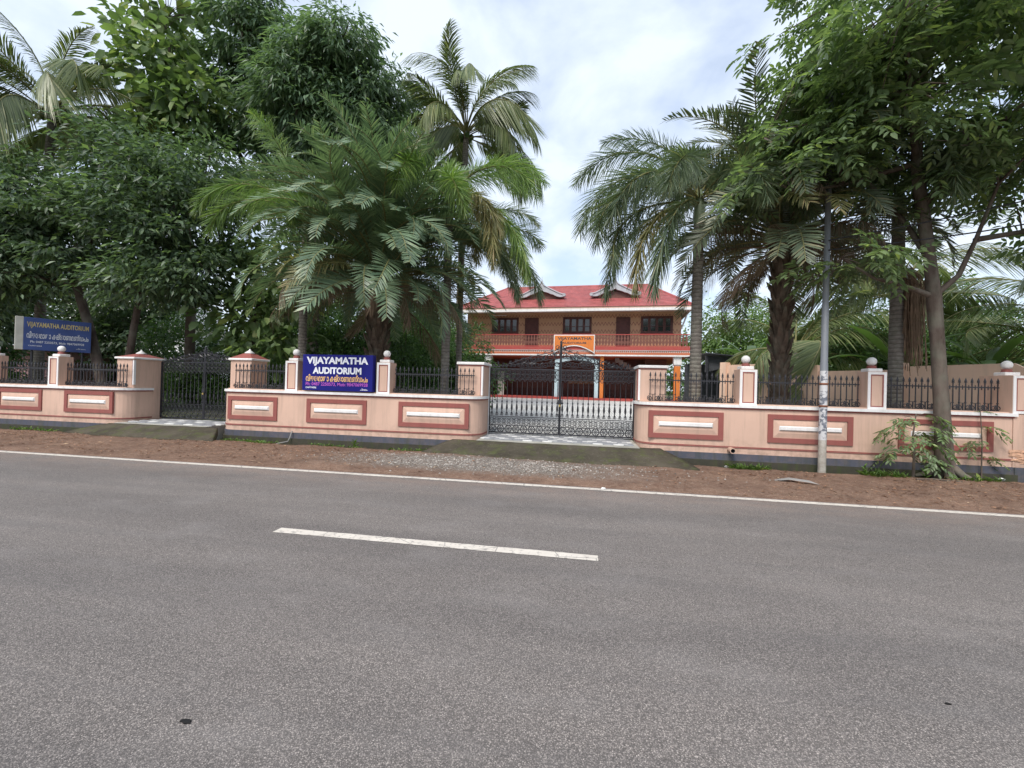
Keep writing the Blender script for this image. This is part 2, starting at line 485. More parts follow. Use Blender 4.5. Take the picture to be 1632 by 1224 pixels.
def mat_wall_print():
    """cream wall with printed maroon zigzag courses"""
    m, nt, b = nodes_of("zigzag_wall_print")
    tc = nt.nodes.new("ShaderNodeTexCoord"); sx = nt.nodes.new("ShaderNodeSeparateXYZ")
    nt.links.new(tc.outputs["Object"], sx.inputs[0])
    pp = N(nt, "ShaderNodeMath", operation='PINGPONG'); nt.links.new(sx.outputs["X"], pp.inputs[0]); pp.inputs[1].default_value = 0.125
    sc = N(nt, "ShaderNodeMath", operation='MULTIPLY'); nt.links.new(pp.outputs[0], sc.inputs[0]); sc.inputs[1].default_value = 1.9
    md = N(nt, "ShaderNodeMath", operation='MODULO'); nt.links.new(sx.outputs["Z"], md.inputs[0]); md.inputs[1].default_value = 0.56
    df = N(nt, "ShaderNodeMath", operation='SUBTRACT'); nt.links.new(md.outputs[0], df.inputs[0]); nt.links.new(sc.outputs[0], df.inputs[1])
    sb = N(nt, "ShaderNodeMath", operation='SUBTRACT'); nt.links.new(df.outputs[0], sb.inputs[0]); sb.inputs[1].default_value = 0.10
    ab = N(nt, "ShaderNodeMath", operation='ABSOLUTE'); nt.links.new(sb.outputs[0], ab.inputs[0])
    lt = N(nt, "ShaderNodeMath", operation='LESS_THAN'); nt.links.new(ab.outputs[0], lt.inputs[0]); lt.inputs[1].default_value = 0.036
    n1 = noise(nt, 1.2, 4)
    base = mixc(nt, n1, (0.50, 0.295, 0.170), (0.58, 0.365, 0.225))
    c = mixc(nt, lt.outputs[0], base, (0.26, 0.085, 0.060))
    nt.links.new(c, b.inputs["Base Color"]); b.inputs["Roughness"].default_value = 0.6
    return m

def mat_glass():
    m, nt, b = nodes_of("window_glass")
    b.inputs["Base Color"].default_value = (0.02, 0.022, 0.026, 1)
    b.inputs["Roughness"].default_value = 0.08
    b.inputs["Specular IOR Level"].default_value = 0.8
    return m

def mat_pole():
    m, nt, b = nodes_of("pole_steel")
    tc = nt.nodes.new("ShaderNodeTexCoord"); sx = nt.nodes.new("ShaderNodeSeparateXYZ"); nt.links.new(tc.outputs["Object"], sx.inputs[0])
    n1 = noise(nt, 9, 6, 0.65); n2 = noise(nt, 3, 4)
    steel = mixc(nt, n2, (0.14, 0.155, 0.18), (0.22, 0.235, 0.26))
    peel = mixc(nt, ramp(nt, n1, [(0.46, 0.0), (0.50, 1.0)]), (0.12, 0.13, 0.16), (0.50, 0.50, 0.51))
    low = mixc(nt, ramp(nt, n1, [(0.4, 0.0), (0.7, 1.0)]), (0.30, 0.27, 0.23), (0.46, 0.43, 0.38))
    f1 = N(nt, "ShaderNodeMath", operation='LESS_THAN'); nt.links.new(sx.outputs["Z"], f1.inputs[0]); f1.inputs[1].default_value = 2.05
    f2 = N(nt, "ShaderNodeMath", operation='LESS_THAN'); nt.links.new(sx.outputs["Z"], f2.inputs[0]); f2.inputs[1].default_value = 0.62
    c = mixc(nt, f1.outputs[0], steel, peel); c = mixc(nt, f2.outputs[0], c, low)
    nt.links.new(c, b.inputs["Base Color"]); b.inputs["Roughness"].default_value = 0.55
    bump(nt, b, n1, 0.3, 0.004)
    return m

M = dict(
    asphalt=mat_asphalt(), paint=mat_roadpaint(), verge=mat_verge(), ground=mat_ground(), slab=mat_moss_slab(), yard=mat_yard(),
    peach=mat_paint("peach_wall_paint", (0.63, 0.43, 0.335)),
    peach2=mat_paint("peach_side_wall_paint", (0.80, 0.55, 0.41), amt=0.35),
    maroon=mat_paint("maroon_wall_paint", (0.29, 0.095, 0.082), stain=(0.15, 0.07, 0.06)),
    white=mat_paint("white_wall_paint", (0.78, 0.77, 0.76), stain=(0.40, 0.38, 0.35), amt=0.4),
    plinth=mat_paint("grey_plinth_paint", (0.085, 0.090, 0.118), stain=(0.05, 0.06, 0.04), amt=0.8, splash=0.25),
    tar=mat_plain("tar", (0.012, 0.011, 0.011), 0.6, 0.2, 20, 0.0),
    footing=mat_paint("mossy_footing", (0.050, 0.048, 0.036), stain=(0.055, 0.075, 0.022), amt=0.9, splash=0.1),
    iron=mat_plain("black_iron_paint", (0.022, 0.022, 0.028), 0.42, 0.3, 8, 0.1, 60, 0.5),
    grey_paver=mat_plain("grey_paver", (0.24, 0.245, 0.26), 0.85, 0.25, 5, 0.4, 80),
    white_paver=mat_plain("pale_paver", (0.56, 0.56, 0.55), 0.85, 0.2, 5, 0.4, 80),
    cement=mat_plain("cement_screed", (0.36, 0.35, 0.31), 0.9, 0.3, 2.5, 0.4, 60),
    sign_blue=mat_plain("sign_blue", (0.010, 0.012, 0.17), 0.6, 0.08, 2, 0.0, spec=0.2),
    sign_blue_old=mat_plain("faded_sign_blue", (0.035, 0.065, 0.20), 0.6, 0.25, 2, 0.0),
    sign_white=mat_plain("sign_white", (0.80, 0.82, 0.88), 0.5, 0.05, 2, 0.0),
    sign_gold=mat_plain("sign_gold", (0.80, 0.48, 0.20), 0.5, 0.05, 2, 0.0),
    sign_violet=mat_plain("sign_violet", (0.44, 0.10, 0.50), 0.5, 0.05, 2, 0.0),
    sign_olive=mat_plain("sign_faded_yellow", (0.42, 0.35, 0.16), 0.6, 0.25, 6, 0.0),
    sign_grey=mat_plain("sign_faded_white", (0.50, 0.53, 0.58), 0.6, 0.15, 6, 0.0),
    sign_end=mat_plain("sign_end_panel", (0.42, 0.42, 0.38), 0.7, 0.15, 4, 0.0),
    orange=mat_paint("orange_paint", (0.66, 0.205, 0.050), stain=(0.5, 0.16, 0.05), amt=0.3),
    orange_dark=mat_paint("terracotta_paint", (0.52, 0.16, 0.08), amt=0.2),
    redband=mat_paint("red_band_paint", (0.40, 0.075, 0.065), amt=0.2),
    skyblue=mat_paint("pale_blue_paint", (0.50, 0.63, 0.68), amt=0.2),
    brown=mat_plain("dark_brown_tile", (0.13, 0.055, 0.042), 0.45, 0.25, 3, 0.1, 30),
    wood=mat_plain("dark_red_wood", (0.10, 0.038, 0.032), 0.5, 0.25, 6, 0.2, 40),
    roof=mat_plain("red_roof_tile", (0.33, 0.088, 0.084), 0.5, 0.22, 2.2, 0.2, 40),
    wallprint=mat_wall_print(), glass=mat_glass(), pole=mat_pole(),
    grey_board=mat_plain("gable_grey_white", (0.42, 0.44, 0.47), 0.6, 0.12, 4, 0.1),
    rust=mat_plain("rusty_band", (0.22, 0.09, 0.05), 0.8, 0.4, 20, 0.4),
    house_white=mat_paint("house_white", (0.80, 0.80, 0.80), amt=0.2),
    pink=mat_paint("pink_wall", (0.62, 0.36, 0.38), amt=0.35),
    sheet=mat_plain("dark_roof_sheet", (0.055, 0.058, 0.065), 0.55, 0.3, 3, 0.2),
    concrete=mat_plain("raw_concrete", (0.26, 0.25, 0.24), 0.9, 0.3, 3, 0.4, 40),
    litter_white=mat_plain("white_litter", (0.72, 0.72, 0.70), 0.6, 0.1),
    brass=mat_plain("brass_lock", (0.55, 0.40, 0.15), 0.35, 0.2, 8, 0.0, metal=0.8),
    pipe=mat_plain("pipe_inside", (0.30, 0.17, 0.12), 0.6, 0.3),
    bark_dark=mat_bark("dark_bark", (0.055, 0.040, 0.034), (0.13, 0.10, 0.085)),
    bark_grey=mat_bark("grey_brown_bark", (0.075, 0.055, 0.045), (0.17, 0.135, 0.115), 7),
    bark_palm=mat_bark("ringed_palm_bark", (0.13, 0.115, 0.10), (0.25, 0.225, 0.20), 8, (1, 1, 1), 0.5, rings=3.2),
    bark_date=mat_bark("date_palm_boots", (0.055, 0.038, 0.028), (0.17, 0.125, 0.095), 9, (1, 1, 0.4)),
    crownshaft=mat_plain("palm_crownshaft", (0.17, 0.22, 0.14), 0.5, 0.2, 4, 0.1),
    rachis=mat_plain("palm_rachis", (0.20, 0.19, 0.075), 0.5, 0.2, 5, 0.0),
    rachis_dead=mat_plain("dead_rachis", (0.22, 0.15, 0.10), 0.8, 0.3, 5, 0.0),
    leaf_dark=mat_leaf("dark_tree_leaf", (0.047, 0.080, 0.050), (0.124, 0.186, 0.104), (0.19, 0.27, 0.10), 0.34, 0.42),
    leaf_mango=mat_leaf("mango_leaf", (0.070, 0.120, 0.072), (0.165, 0.245, 0.145), (0.24, 0.32, 0.18), 0.36, 0.38),
    leaf_teak=mat_leaf("teak_leaf", (0.085, 0.135, 0.058), (0.185, 0.265, 0.110), (0.30, 0.34, 0.13), 0.35, 0.5),
    leaf_front=mat_leaf("roadside_tree_leaf", (0.080, 0.125, 0.062), (0.190, 0.262, 0.130), (0.31, 0.39, 0.14), 0.42, 0.36),
    leaf_shrub=mat_leaf("shrub_leaf", (0.034, 0.074, 0.027), (0.101, 0.189, 0.054), (0.16, 0.24, 0.05), 0.3, 0.5),
    leaf_light=mat_leaf("light_shrub_leaf", (0.066, 0.127, 0.033), (0.165, 0.264, 0.077), (0.26, 0.34, 0.10), 0.35, 0.5),
    leaf_weed=mat_leaf("weed_leaf", (0.050, 0.105, 0.020), (0.120, 0.210, 0.045), (0.22, 0.28, 0.07), 0.35, 0.6),
    leaf_banana=mat_leaf("banana_leaf", (0.050, 0.100, 0.030), (0.095, 0.160, 0.050), None, 0.4, 0.4),
    frond_date=mat_leaf("date_palm_leaflet", (0.085, 0.140, 0.088), (0.190, 0.268, 0.165), (0.30, 0.33, 0.18), 0.22, 0.42, p3=0.93),
    frond_date_dk=mat_leaf("shaded_brown_date_palm_leaflet", (0.063, 0.087, 0.057), (0.138, 0.170, 0.106), (0.22, 0.19, 0.11), 0.2, 0.45, p3=0.9),  # right palm's own browner green, with its shade put into the colour
    frond_fox=mat_leaf("foxtail_leaflet", (0.099, 0.171, 0.050), (0.209, 0.308, 0.094), (0.32, 0.37, 0.12), 0.38, 0.42),
    frond_fox_dk=mat_leaf("grey_green_foxtail_leaflet", (0.077, 0.116, 0.072), (0.160, 0.209, 0.127), (0.24, 0.24, 0.13), 0.3, 0.42),
    frond_yel=mat_leaf("yellowing_leaflet", (0.12, 0.13, 0.055), (0.235, 0.215, 0.095), (0.32, 0.23, 0.12), 0.3, 0.55),
    frond_coco=mat_leaf("coconut_leaflet", (0.075, 0.110, 0.040), (0.170, 0.205, 0.085), (0.34, 0.34, 0.18), 0.3, 0.38, p3=0.9),
    frond_dead=mat_leaf("dead_leaflet", (0.10, 0.072, 0.054), (0.225, 0.165, 0.120), (0.36, 0.28, 0.21), 0.15, 0.8, 0.1),
    litter=mat_leaf("dry_leaf_litter", (0.10, 0.055, 0.040), (0.33, 0.19, 0.12), (0.50, 0.38, 0.26), 0.05, 0.9, 0.1),
    stone=mat_leaf("loose_stone", (0.12, 0.105, 0.095), (0.34, 0.31, 0.28), (0.50, 0.47, 0.43), 0.0, 0.9, 0.2),
)

# ------------------------------------------------------------------ ground, road, verge
def vnoise(x, y, s, seed=0):
    """cheap smooth value noise on arrays"""
    x = x * s + seed * 17.3; y = y * s - seed * 9.1
    xi = np.floor(x); yi = np.floor(y); xf = x - xi; yf = y - yi
    h = lambda a, b: np.modf(np.abs(np.sin(a * 127.1 + b * 311.7) * 43758.5453))[0]
    u = xf * xf * (3 - 2 * xf); v = yf * yf * (3 - 2 * yf)
    return (h(xi, yi) * (1 - u) + h(xi + 1, yi) * u) * (1 - v) + (h(xi, yi + 1) * (1 - u) + h(xi + 1, yi + 1) * u) * v

def grid_mesh(name, xs, ys, zf, mat, smooth=True):
    X, Y = np.meshgrid(xs, ys); Z = zf(X, Y)
    V = np.stack([X, Y, Z], -1).reshape(-1, 3)
    nx, ny = len(xs), len(ys)
    i = np.arange(nx - 1)[None, :] + (np.arange(ny - 1) * nx)[:, None]
    F = np.stack([i, i + 1, i + nx + 1, i + nx], -1).reshape(-1, 4)
    return npmesh(name, V, F, mat, smooth=smooth)

def yard_z(y): return 0.28 + np.clip((y - 11.2) / 19.5, 0, 1) * 0.45

def ground_z(X, Y):
    z = np.where(Y < 10.6, -0.55, yard_z(Y) - 0.03)
    return np.where(Y < 1.0, -0.06, z)
gx = np.concatenate([[-900, -300, -120, -60], np.arange(-40, 41, 4), [60, 120, 300, 900]]).astype(float)
gy = np.concatenate([[-600, -100, -20, 0.9, 1.1, 6.0, 10.55, 10.65], np.arange(11, 45, 2), [60, 100, 300, 1200]]).astype(float)
tag(mobj("ground", grid_mesh("ground", gx, gy, ground_z, M["ground"])), kind="structure")

# carriageway with painted lines
tag(MB().add([(-180, 1.02, 0), (180, 1.02, 0), (180, 6.84, 0), (-180, 6.84, 0), (-180, 1.02, -.12), (180, 1.02, -.12), (180, 6.84, -.12), (-180, 6.84, -.12)],
             [(0, 1, 2, 3), (4, 5, 1, 0), (7, 3, 2, 6)]).build("road", M["asphalt"]), kind="structure")
def strip(name, x0, x1, y0, y1, z, seg, jit, mat, parent=None):
    xs = np.linspace(x0, x1, seg + 1)
    a = y0 + jit * (rng.random(seg + 1) - .5); b_ = y1 + jit * (rng.random(seg + 1) - .5)
    V = np.concatenate([np.stack([xs, a, np.full_like(xs, z)], -1), np.stack([xs, b_, np.full_like(xs, z)], -1)])
    i = np.arange(seg)
    F = np.stack([i, i + 1, i + seg + 2, i + seg + 1], -1)
    return mobj(name, npmesh(name, V, F, mat), parent)
tag(strip("edge_line", -120, 120, 6.655, 6.775, 0.004, 1200, 0.012, M["paint"]), kind="structure")
tag(strip("edge_line", -120, 120, 1.16, 1.29, 0.004, 600, 0.012, M["paint"]), kind="structure")
for k in range(-6, 7):
    tag(strip("centre_dash", -3.06 + 9.2 * k, 0.20 + 9.2 * k, 3.925, 4.055, 0.004, 40, 0.008, M["paint"]), kind="structure")

def verge_z(X, Y):
    e = 9.38 + 0.16 * (vnoise(X, Y * 0, 1.7, 3) - .5) + 0.10 * (vnoise(X, Y * 0, 6.0, 5) - .5)
    d = np.clip((Y - e) / 0.14, 0, 1); d = d * d * (3 - 2 * d)
    z = 0.03 * (vnoise(X, Y, 1.1, 1) - .5) + 0.022 * (vnoise(X, Y, 5, 2) - .5) + 0.012 * (vnoise(X, Y, 14, 4) - .5)
    edge = np.clip((Y - 6.82) / 0.35, 0, 1)
    z = (z + 0.015) * edge - 0.03 * (1 - edge)
    return z * (1 - d) + d * (-0.30 + 0.10 * (vnoise(X, Y, 3, 7) - .5))
vx = np.concatenate([np.linspace(-80, -20, 40)[:-1], np.arange(-20, 12, 0.08), np.linspace(12, 70, 40)])
vy = np.concatenate([np.arange(6.78, 9.2, 0.08), np.arange(9.2, 9.75, 0.035), np.arange(9.75, 10.35, 0.12)])
tag(mobj("verge", grid_mesh("verge", vx, vy, verge_z, M["verge"])), kind="structure")
tag(mobj("near_verge", grid_mesh("near_verge", np.linspace(-80, 80, 161), np.linspace(-8, 1.08, 40),
     lambda X, Y: 0.03 * (vnoise(X, Y, 1.1, 1) - .5) - 0.02 * np.clip((Y - 0.7) / .4, 0, 1), M["verge"])), kind="structure")

# paved yard behind the main gate, rising to the building
yx = np.linspace(-9.5, 6.2, 17); yy = np.linspace(11.28, 31.2, 22)
tag(mobj("yard", grid_mesh("yard", yx, yy, lambda X, Y: yard_z(Y) + 0.006, M["yard"])), kind="structure")

# ramp slabs over the drain, paver aprons
def ramp_slab(name, front, back, label):
    """front/back: (x0, x1, y0, y1) edges; a cracked, mossy slab with real thickness"""
    nx, ny = 44, 12
    V = []
    for j in range(ny + 1):
        t = j / ny
        for i in range(nx + 1):
            s = i / nx
            fx = front[0] + (front[1] - front[0]) * s; fy = front[2] + (front[3] - front[2]) * s
            bx_ = back[0] + (back[1] - back[0]) * s; by_ = back[2] + (back[3] - back[2]) * s
            wob = 0.10 * (1 - t) * (float(vnoise(np.array(fx), np.array(0.0), 2.3, 8)) - .5)
            x = fx + (bx_ - fx) * t; y = fy + wob + (by_ - fy) * t
            z = 0.035 + 0.225 * (t ** 0.85) + 0.012 * (float(vnoise(np.array(x), np.array(y), 6, 9)) - .5)
            V.append((x, y, z))
    V = np.array(V); n = len(V)
    B = V.copy(); B[:, 2] -= 0.20
    i = np.arange(nx)[None, :] + (np.arange(ny) * (nx + 1))[:, None]
    F = np.stack([i, i + 1, i + nx + 2, i + nx + 1], -1).reshape(-1, 4)
    rim = list(range(nx + 1)) + [(j + 1) * (nx + 1) - 1 for j in range(1, ny + 1)] + list(range(n - 2, n - nx - 2, -1)) + [j * (nx + 1) for j in range(ny - 1, 0, -1)]
    rim = np.array(rim); nxt = np.roll(rim, -1)
    S = np.stack([rim, nxt, nxt + n, rim + n], -1)[:, ::-1]
    o = mobj(name, npmesh(name, np.concatenate([V, B]), [F, S], M["slab"]))
    return tag(o, label, "ramp slab")
ramp_slab("ramp_slab", (-3.50, 2.34, 9.16, 8.82), (-2.98, 1.80, 9.86, 9.94), "broad mossy concrete ramp slab in front of the main double gate")
ramp_slab("ramp_slab", (-13.4, -8.75, 9.20, 9.06), (-12.7, -9.35, 9.80, 9.84), "narrower mossy green ramp slab in front of the side gate")

def paver_apron(x0, x1, y0, y1, z, w=0.235, d=0.118):
    base = MB().box(x0, x1, y0 - 0.20, y1, -0.3, z - 0.02).build("paver_apron", M["cement"])
    tag(base, kind="structure")
    meshes = {k: MB().bevbox(-w / 2 + .004, w / 2 - .004, -d / 2 + .004, d / 2 - .004, -0.03, 0.0, 0.006).mesh("paver", M[k]) for k in ("grey_paver", "white_paver")}
    ny = int((y1 - y0) / d); nx = int((x1 - x0) / w)
    for j in range(ny):
        for i in range(nx + 1):
            x = x0 + (i + 0.5 * (j % 2)) * w + 0.01; y = y0 + (j + .5) * d
            if x + w / 2 > x1 or x - w / 2 < x0: continue
            k = "white_paver" if ((i * 2 + j * 3) % 7) in (0, 3) and random.random() < .9 else "grey_paver"
            mobj("paver", meshes[k], base, (x, y, z + random.uniform(-.002, .002)))
paver_apron(-2.40, 1.34, 10.06, 11.27, 0.285)
paver_apron(-12.62, -9.75, 10.06, 11.27, 0.285, 0.30, 0.15)

# ------------------------------------------------------------------ boundary walls
def outline(xl, xr, y0, y1, rl, rr, off=0.0):
    """plan outline, counter-clockwise, with rounded front corners rl/rr"""
    xl -= off; xr += off; y0 -= off
    pts = []
    if rl:
        r_ = rl + off
        pts += [(xl + r_ - r_ * math.cos(a), y0 + r_ - r_ * math.sin(a)) for a in np.linspace(0, math.pi / 2, 9)]
    else: pts.append((xl, y0))
    if rr:
        r_ = rr + off
        pts += [(xr - r_ + r_ * math.sin(a), y0 + r_ - r_ * math.cos(a)) for a in np.linspace(0, math.pi / 2, 9)]
    else: pts.append((xr, y0))
    pts += [(xr, y1), (xl, y1)]
    return pts

def frame_ring(mb, x0, x1, z0, z1, w, ya, yb, mi=0):
    """picture-frame moulding in XZ with mitred corners, front at ya, back at yb; chamfered inner edge"""
    o = [(x0, z0), (x1, z0), (x1, z1), (x0, z1)]; i_ = [(x0 + w, z0 + w), (x1 - w, z0 + w), (x1 - w, z1 - w), (x0 + w, z1 - w)]
    v = [(p[0], ya, p[1]) for p in o] + [(p[0], ya, p[1]) for p in i_] + [(p[0], yb, p[1]) for p in o] + [(p[0], yb, p[1]) for p in i_]
    f = []
    for k in range(4):
        j = (k + 1) % 4
        f += [(k, j, 4 + j, 4 + k), (8 + j, j, k, 8 + k)[::-1], (4 + k, 4 + j, 12 + j, 12 + k)]
    return mb.add(v, f, mi)

def wall_panel(parent, x0, x1, zlo, zhi, y):
    p = frame_ring(MB(), x0, x1, zlo, zhi, 0.105, y - 0.028, y + 0.02).build("panel_frame", M["maroon"], parent)
    # sunk pillow inside the frame
    a, b_, c, d = x0 + .105, x1 - .105, zlo + .105, zhi - .105
    i = 0.11
    v = [(a, y - .004, c), (b_, y - .004, c), (b_, y - .004, d), (a, y - .004, d), (a + i, y - .030, c + i), (b_ - i, y - .030, c + i), (b_ - i, y - .030, d - i), (a + i, y - .030, d - i)]
    MB().add(v, [(0, 1, 5, 4), (1, 2, 6, 5), (2, 3, 7, 6), (3, 0, 4, 7), (4, 5, 6, 7)]).build("panel_pillow", M["peach"], p)
    zc = (zlo + zhi) / 2 + 0.01; h = 0.052
    v = [(a + .115, y - .031, zc - h), (b_ - .115, y - .031, zc - h), (b_ - .115, y - .031, zc + h), (a + .115, y - .031, zc + h),
         (a + .14, y - .062, zc - h + .022), (b_ - .14, y - .062, zc - h + .022), (b_ - .14, y - .062, zc + h - .022), (a + .14, y - .062, zc + h - .022)]
    MB().add(v, [(0, 1, 5, 4), (1, 2, 6, 5), (2, 3, 7, 6), (3, 0, 4, 7), (4, 5, 6, 7)]).build("panel_bar", M["white"], p)

def wall_post(parent, x0, x1, y0, y1, zb, zt, ball=True, ballx=None):
    s = MB().box(x0, x1, y0, y1, zb, zt).build("post", M["peach"], parent)
    fr = MB(); frame_ring(fr, x0 + .004, x1 - .004, zb + .015, zt - .004, 0.052, y0 - .014, y0 + .01)
    fr.build("post_frame", M["white"], s)
    ln = MB(); frame_ring(ln, x0 + .056, x1 - .056, zb + .067, zt - .056, 0.022, y0 - .010, y0 + .01)
    ln.build("post_line", M["maroon"], s)
    cx = (x0 + x1) / 2 if ballx is None else ballx; cy = (y0 + y1) / 2
    MB().bevbox(cx - .135, cx + .135, cy - .135, cy + .135, zt + .001, zt + .075, .012).build("post_cap", M["white"], s)
    MB().lathe([(.085, 0), (.092, .012), (.075, .035), (.088, .058), (.06, .066)], 16, (cx, cy, zt + .076)).build("finial_neck", M["maroon"], s)
    r_ = 0.092
    MB().lathe([(max(r_ * math.sin(a), .002), r_ - r_ * math.cos(a)) for a in np.linspace(0.12, math.pi - .01, 14)], 20, (cx, cy, zt + .138)).build("finial_ball", M["white"], s)
    return s

def boundary_wall(label, xl, xr, rl, rr, panels, posts, ztop=1.22, end_posts=True):
    w = empty("boundary_wall", ((xl + xr) / 2, 10.1, 0))
    tag(w, label, "wall", "boundary wall along the road")
    ox = -(xl + xr) / 2
    L = lambda pts: [(p[0] + ox, p[1] - 10.1) for p in pts]
    Y0, Y1 = 10.1, 10.95
    MB().prism(L(outline(xl, xr, Y0, Y1, rl, rr)), -0.6, ztop).build("wall_body", M["peach"], w)
    MB().prism(L(outline(xl, xr, Y0, Y1 + .01, rl, rr, 0.022)), 0.05, 0.20).build("plinth", M["plinth"], w)
    MB().prism(L(outline(xl, xr, Y0, Y1 + .018, rl, rr, 0.06)), -0.6, 0.049).build("footing", M["footing"], w)
    MB().prism(L(outline(xl, xr, Y0, Y1 + .012, rl, rr, 0.014)), 0.325, 0.362).build("base_line", M["maroon"], w)
    MB().prism(L(outline(xl, xr, Y0, Y1 + .014, rl, rr, 0.020)), ztop - .035, ztop - .001).build("ledge_line", M["maroon"], w)
    MB().prism(L(outline(xl, xr, Y0, Y1 + .016, rl, rr, 0.055)), ztop, ztop + .062).build("ledge", M["white"], w)
    MB().prism(L(outline(xl, xr, Y0, Y1 + .005, rl, rr, -0.03)), ztop + .063, ztop + .085).build("ledge_top", M["peach"], w)
    for a, b_ in panels: wall_panel(w, a + ox, b_ + ox, 0.485, 1.10, 0.0)
    for a, b_ in posts: wall_post(w, a + ox, b_ + ox, 0.03, 0.39, ztop + .04, 2.07)
    return w, ox

ZT = 1.225
w_mid, ox = boundary_wall("peach boundary wall between the two gates, carrying the bright blue sign board", -9.62, -2.40, 0.45, 0.45,
                          [(-9.30, -7.84), (-6.99, -5.33), (-4.47, -2.66)], [(-7.66, -7.30), (-5.10, -4.74)])
# gate piers of the middle wall
def pier(parent, ox, x0, x1, y0, y1, cap, zt=2.07, strip_side=None, cap_h=.15):
    Y = lambda y: y - 10.1
    p = MB().box(x0 + ox, x1 + ox, Y(y0), Y(y1), 0.1, zt).build("gate_pier", M["peach"], parent)
    if cap == "flat":
        MB().bevbox(x0 + ox - .04, x1 + ox + .04, Y(y0) - .04, Y(y1) + .04, zt + .001, zt + .070, .012).build("pier_cap", M["white"], p)
        MB().box(x0 + ox - .012, x1 + ox + .012, Y(y0) - .012, Y(y1) + .012, zt - .028, zt - .002).build("pier_line", M["maroon"], p)
    else:
        MB().bevbox(x0 + ox - .05, x1 + ox + .05, Y(y0) - .05, Y(y1) + .05, zt + .001, zt + .060, .012).build("pier_cap", M["white"], p)
        a, b_, c, d = x0 + ox - .03, x1 + ox + .03, Y(y0) - .03, Y(y1) + .03
        m_ = ((a + b_) / 2, (c + d) / 2); q = .10
        v = [(a, c, zt + .061), (b_, c, zt + .061), (b_, d, zt + .061), (a, d, zt + .061), (m_[0] - q, m_[1] - q, zt + .06 + cap_h), (m_[0] + q, m_[1] - q, zt + .06 + cap_h), (m_[0] + q, m_[1] + q, zt + .06 + cap_h), (m_[0] - q, m_[1] + q, zt + .06 + cap_h)]
        MB().add(v, [(0, 1, 5, 4), (1, 2, 6, 5), (2, 3, 7, 6), (3, 0, 4, 7), (4, 5, 6, 7)]).build("pier_roof", M["maroon"], p)
        MB().lathe([(.125, 0), (.13, .02), (.03, .09), (.012, .13)], 12, (m_[0], m_[1], zt + .061 + cap_h)).build("pier_finial", M["white"], p)
    if strip_side:
        sx = x1 + ox if strip_side > 0 else x0 + ox
        MB().box(sx - .035, sx + .010, Y(y0) - .010, Y(y0) + .05, 1.31, zt - .03).build("edge_strip", M["white"], p)
        MB().box(sx - .055, sx - .0352, Y(y0) - .006, Y(y0) + .05, 1.31, zt - .03).build("edge_line_maroon", M["maroon"], p)
    return p
pier(w_mid, ox, -9.56, -8.92, 10.42, 11.02, "roof")
pier(w_mid, ox, -3.05, -2.42, 10.42, 11.30, "flat", strip_side=1)
MB().box(-2.41 + ox, -2.398 + ox, 1.02, 1.10, 0.25, 2.06).build("gate_edge_strip", M["white"], w_mid)

w_left, oxl = boundary_wall("peach boundary wall left of the side gate, two framed panels in view", -29.6, -12.70, 0, 0.45,
                            [(-29.3, -27.6), (-26.9, -25.2), (-24.5, -22.8), (-22.1, -20.3), (-19.55, -17.85), (-17.05, -15.44), (-14.64, -12.98)], [(-27.4, -27.04), (-25.0, -24.64), (-22.6, -22.24), (-20.1, -19.74), (-17.72, -17.36), (-15.30, -14.94)], ztop=1.15)
pier(w_left, oxl, -13.30, -12.72, 10.42, 11.30, "roof", 2.05, strip_side=1, cap_h=.11)

w_right, oxr = boundary_wall("peach boundary wall right of the main gate, behind the utility pole", 1.34, 8.62, 0.45, 0,
                             [(1.55, 3.15), (4.06, 5.73), (6.58, 8.28)], [(3.48, 3.84), (6.01, 6.37)])
pier(w_right, oxr, 1.38, 1.98, 10.42, 11.30, "flat", strip_side=-1)
# tall end pier at the right edge, flush with the wall face and full height
MB().box(8.625 + oxr, 9.75 + oxr, -0.012, 0.70, -0.6, 1.26).build("end_pier_base", M["peach"], w_right)
ep = wall_post(w_right, 8.60 + oxr, 9.75 + oxr, -0.015, 0.72, 1.265, 2.05, ballx=8.80 + oxr)
MB().box(8.62 + oxr + .02, 9.75 + oxr + .02, -.040, .70, -.6, .20).build("plinth", M["plinth"], w_right)
# broken plaster at the foot of the end pier
pl = MB()
for k in range(46):
    x = 8.62 + oxr + random.random() * 1.0; z = 0.30 + random.random() * 0.22; s_ = random.uniform(.03, .10)
    pl.add([(x - s_ * 1.6, -.017, z - s_ * .4), (x + s_ * 1.6, -.017, z - s_ * .5), (x + s_ * 1.3, -.017, z + s_ * .5), (x - s_ * 1.4, -.017, z + s_ * .35), (x + random.uniform(-.3, .3) * s_, -.028 - random.random() * .022, z)],
           [(0, 1, 4), (1, 2, 4), (2, 3, 4), (3, 0, 4)])
pl.build("crumbled_plaster", mat_plain("bare_plaster", (0.50, 0.30, 0.20), 0.95, 0.35, 14, 0.6, 40), w_right)
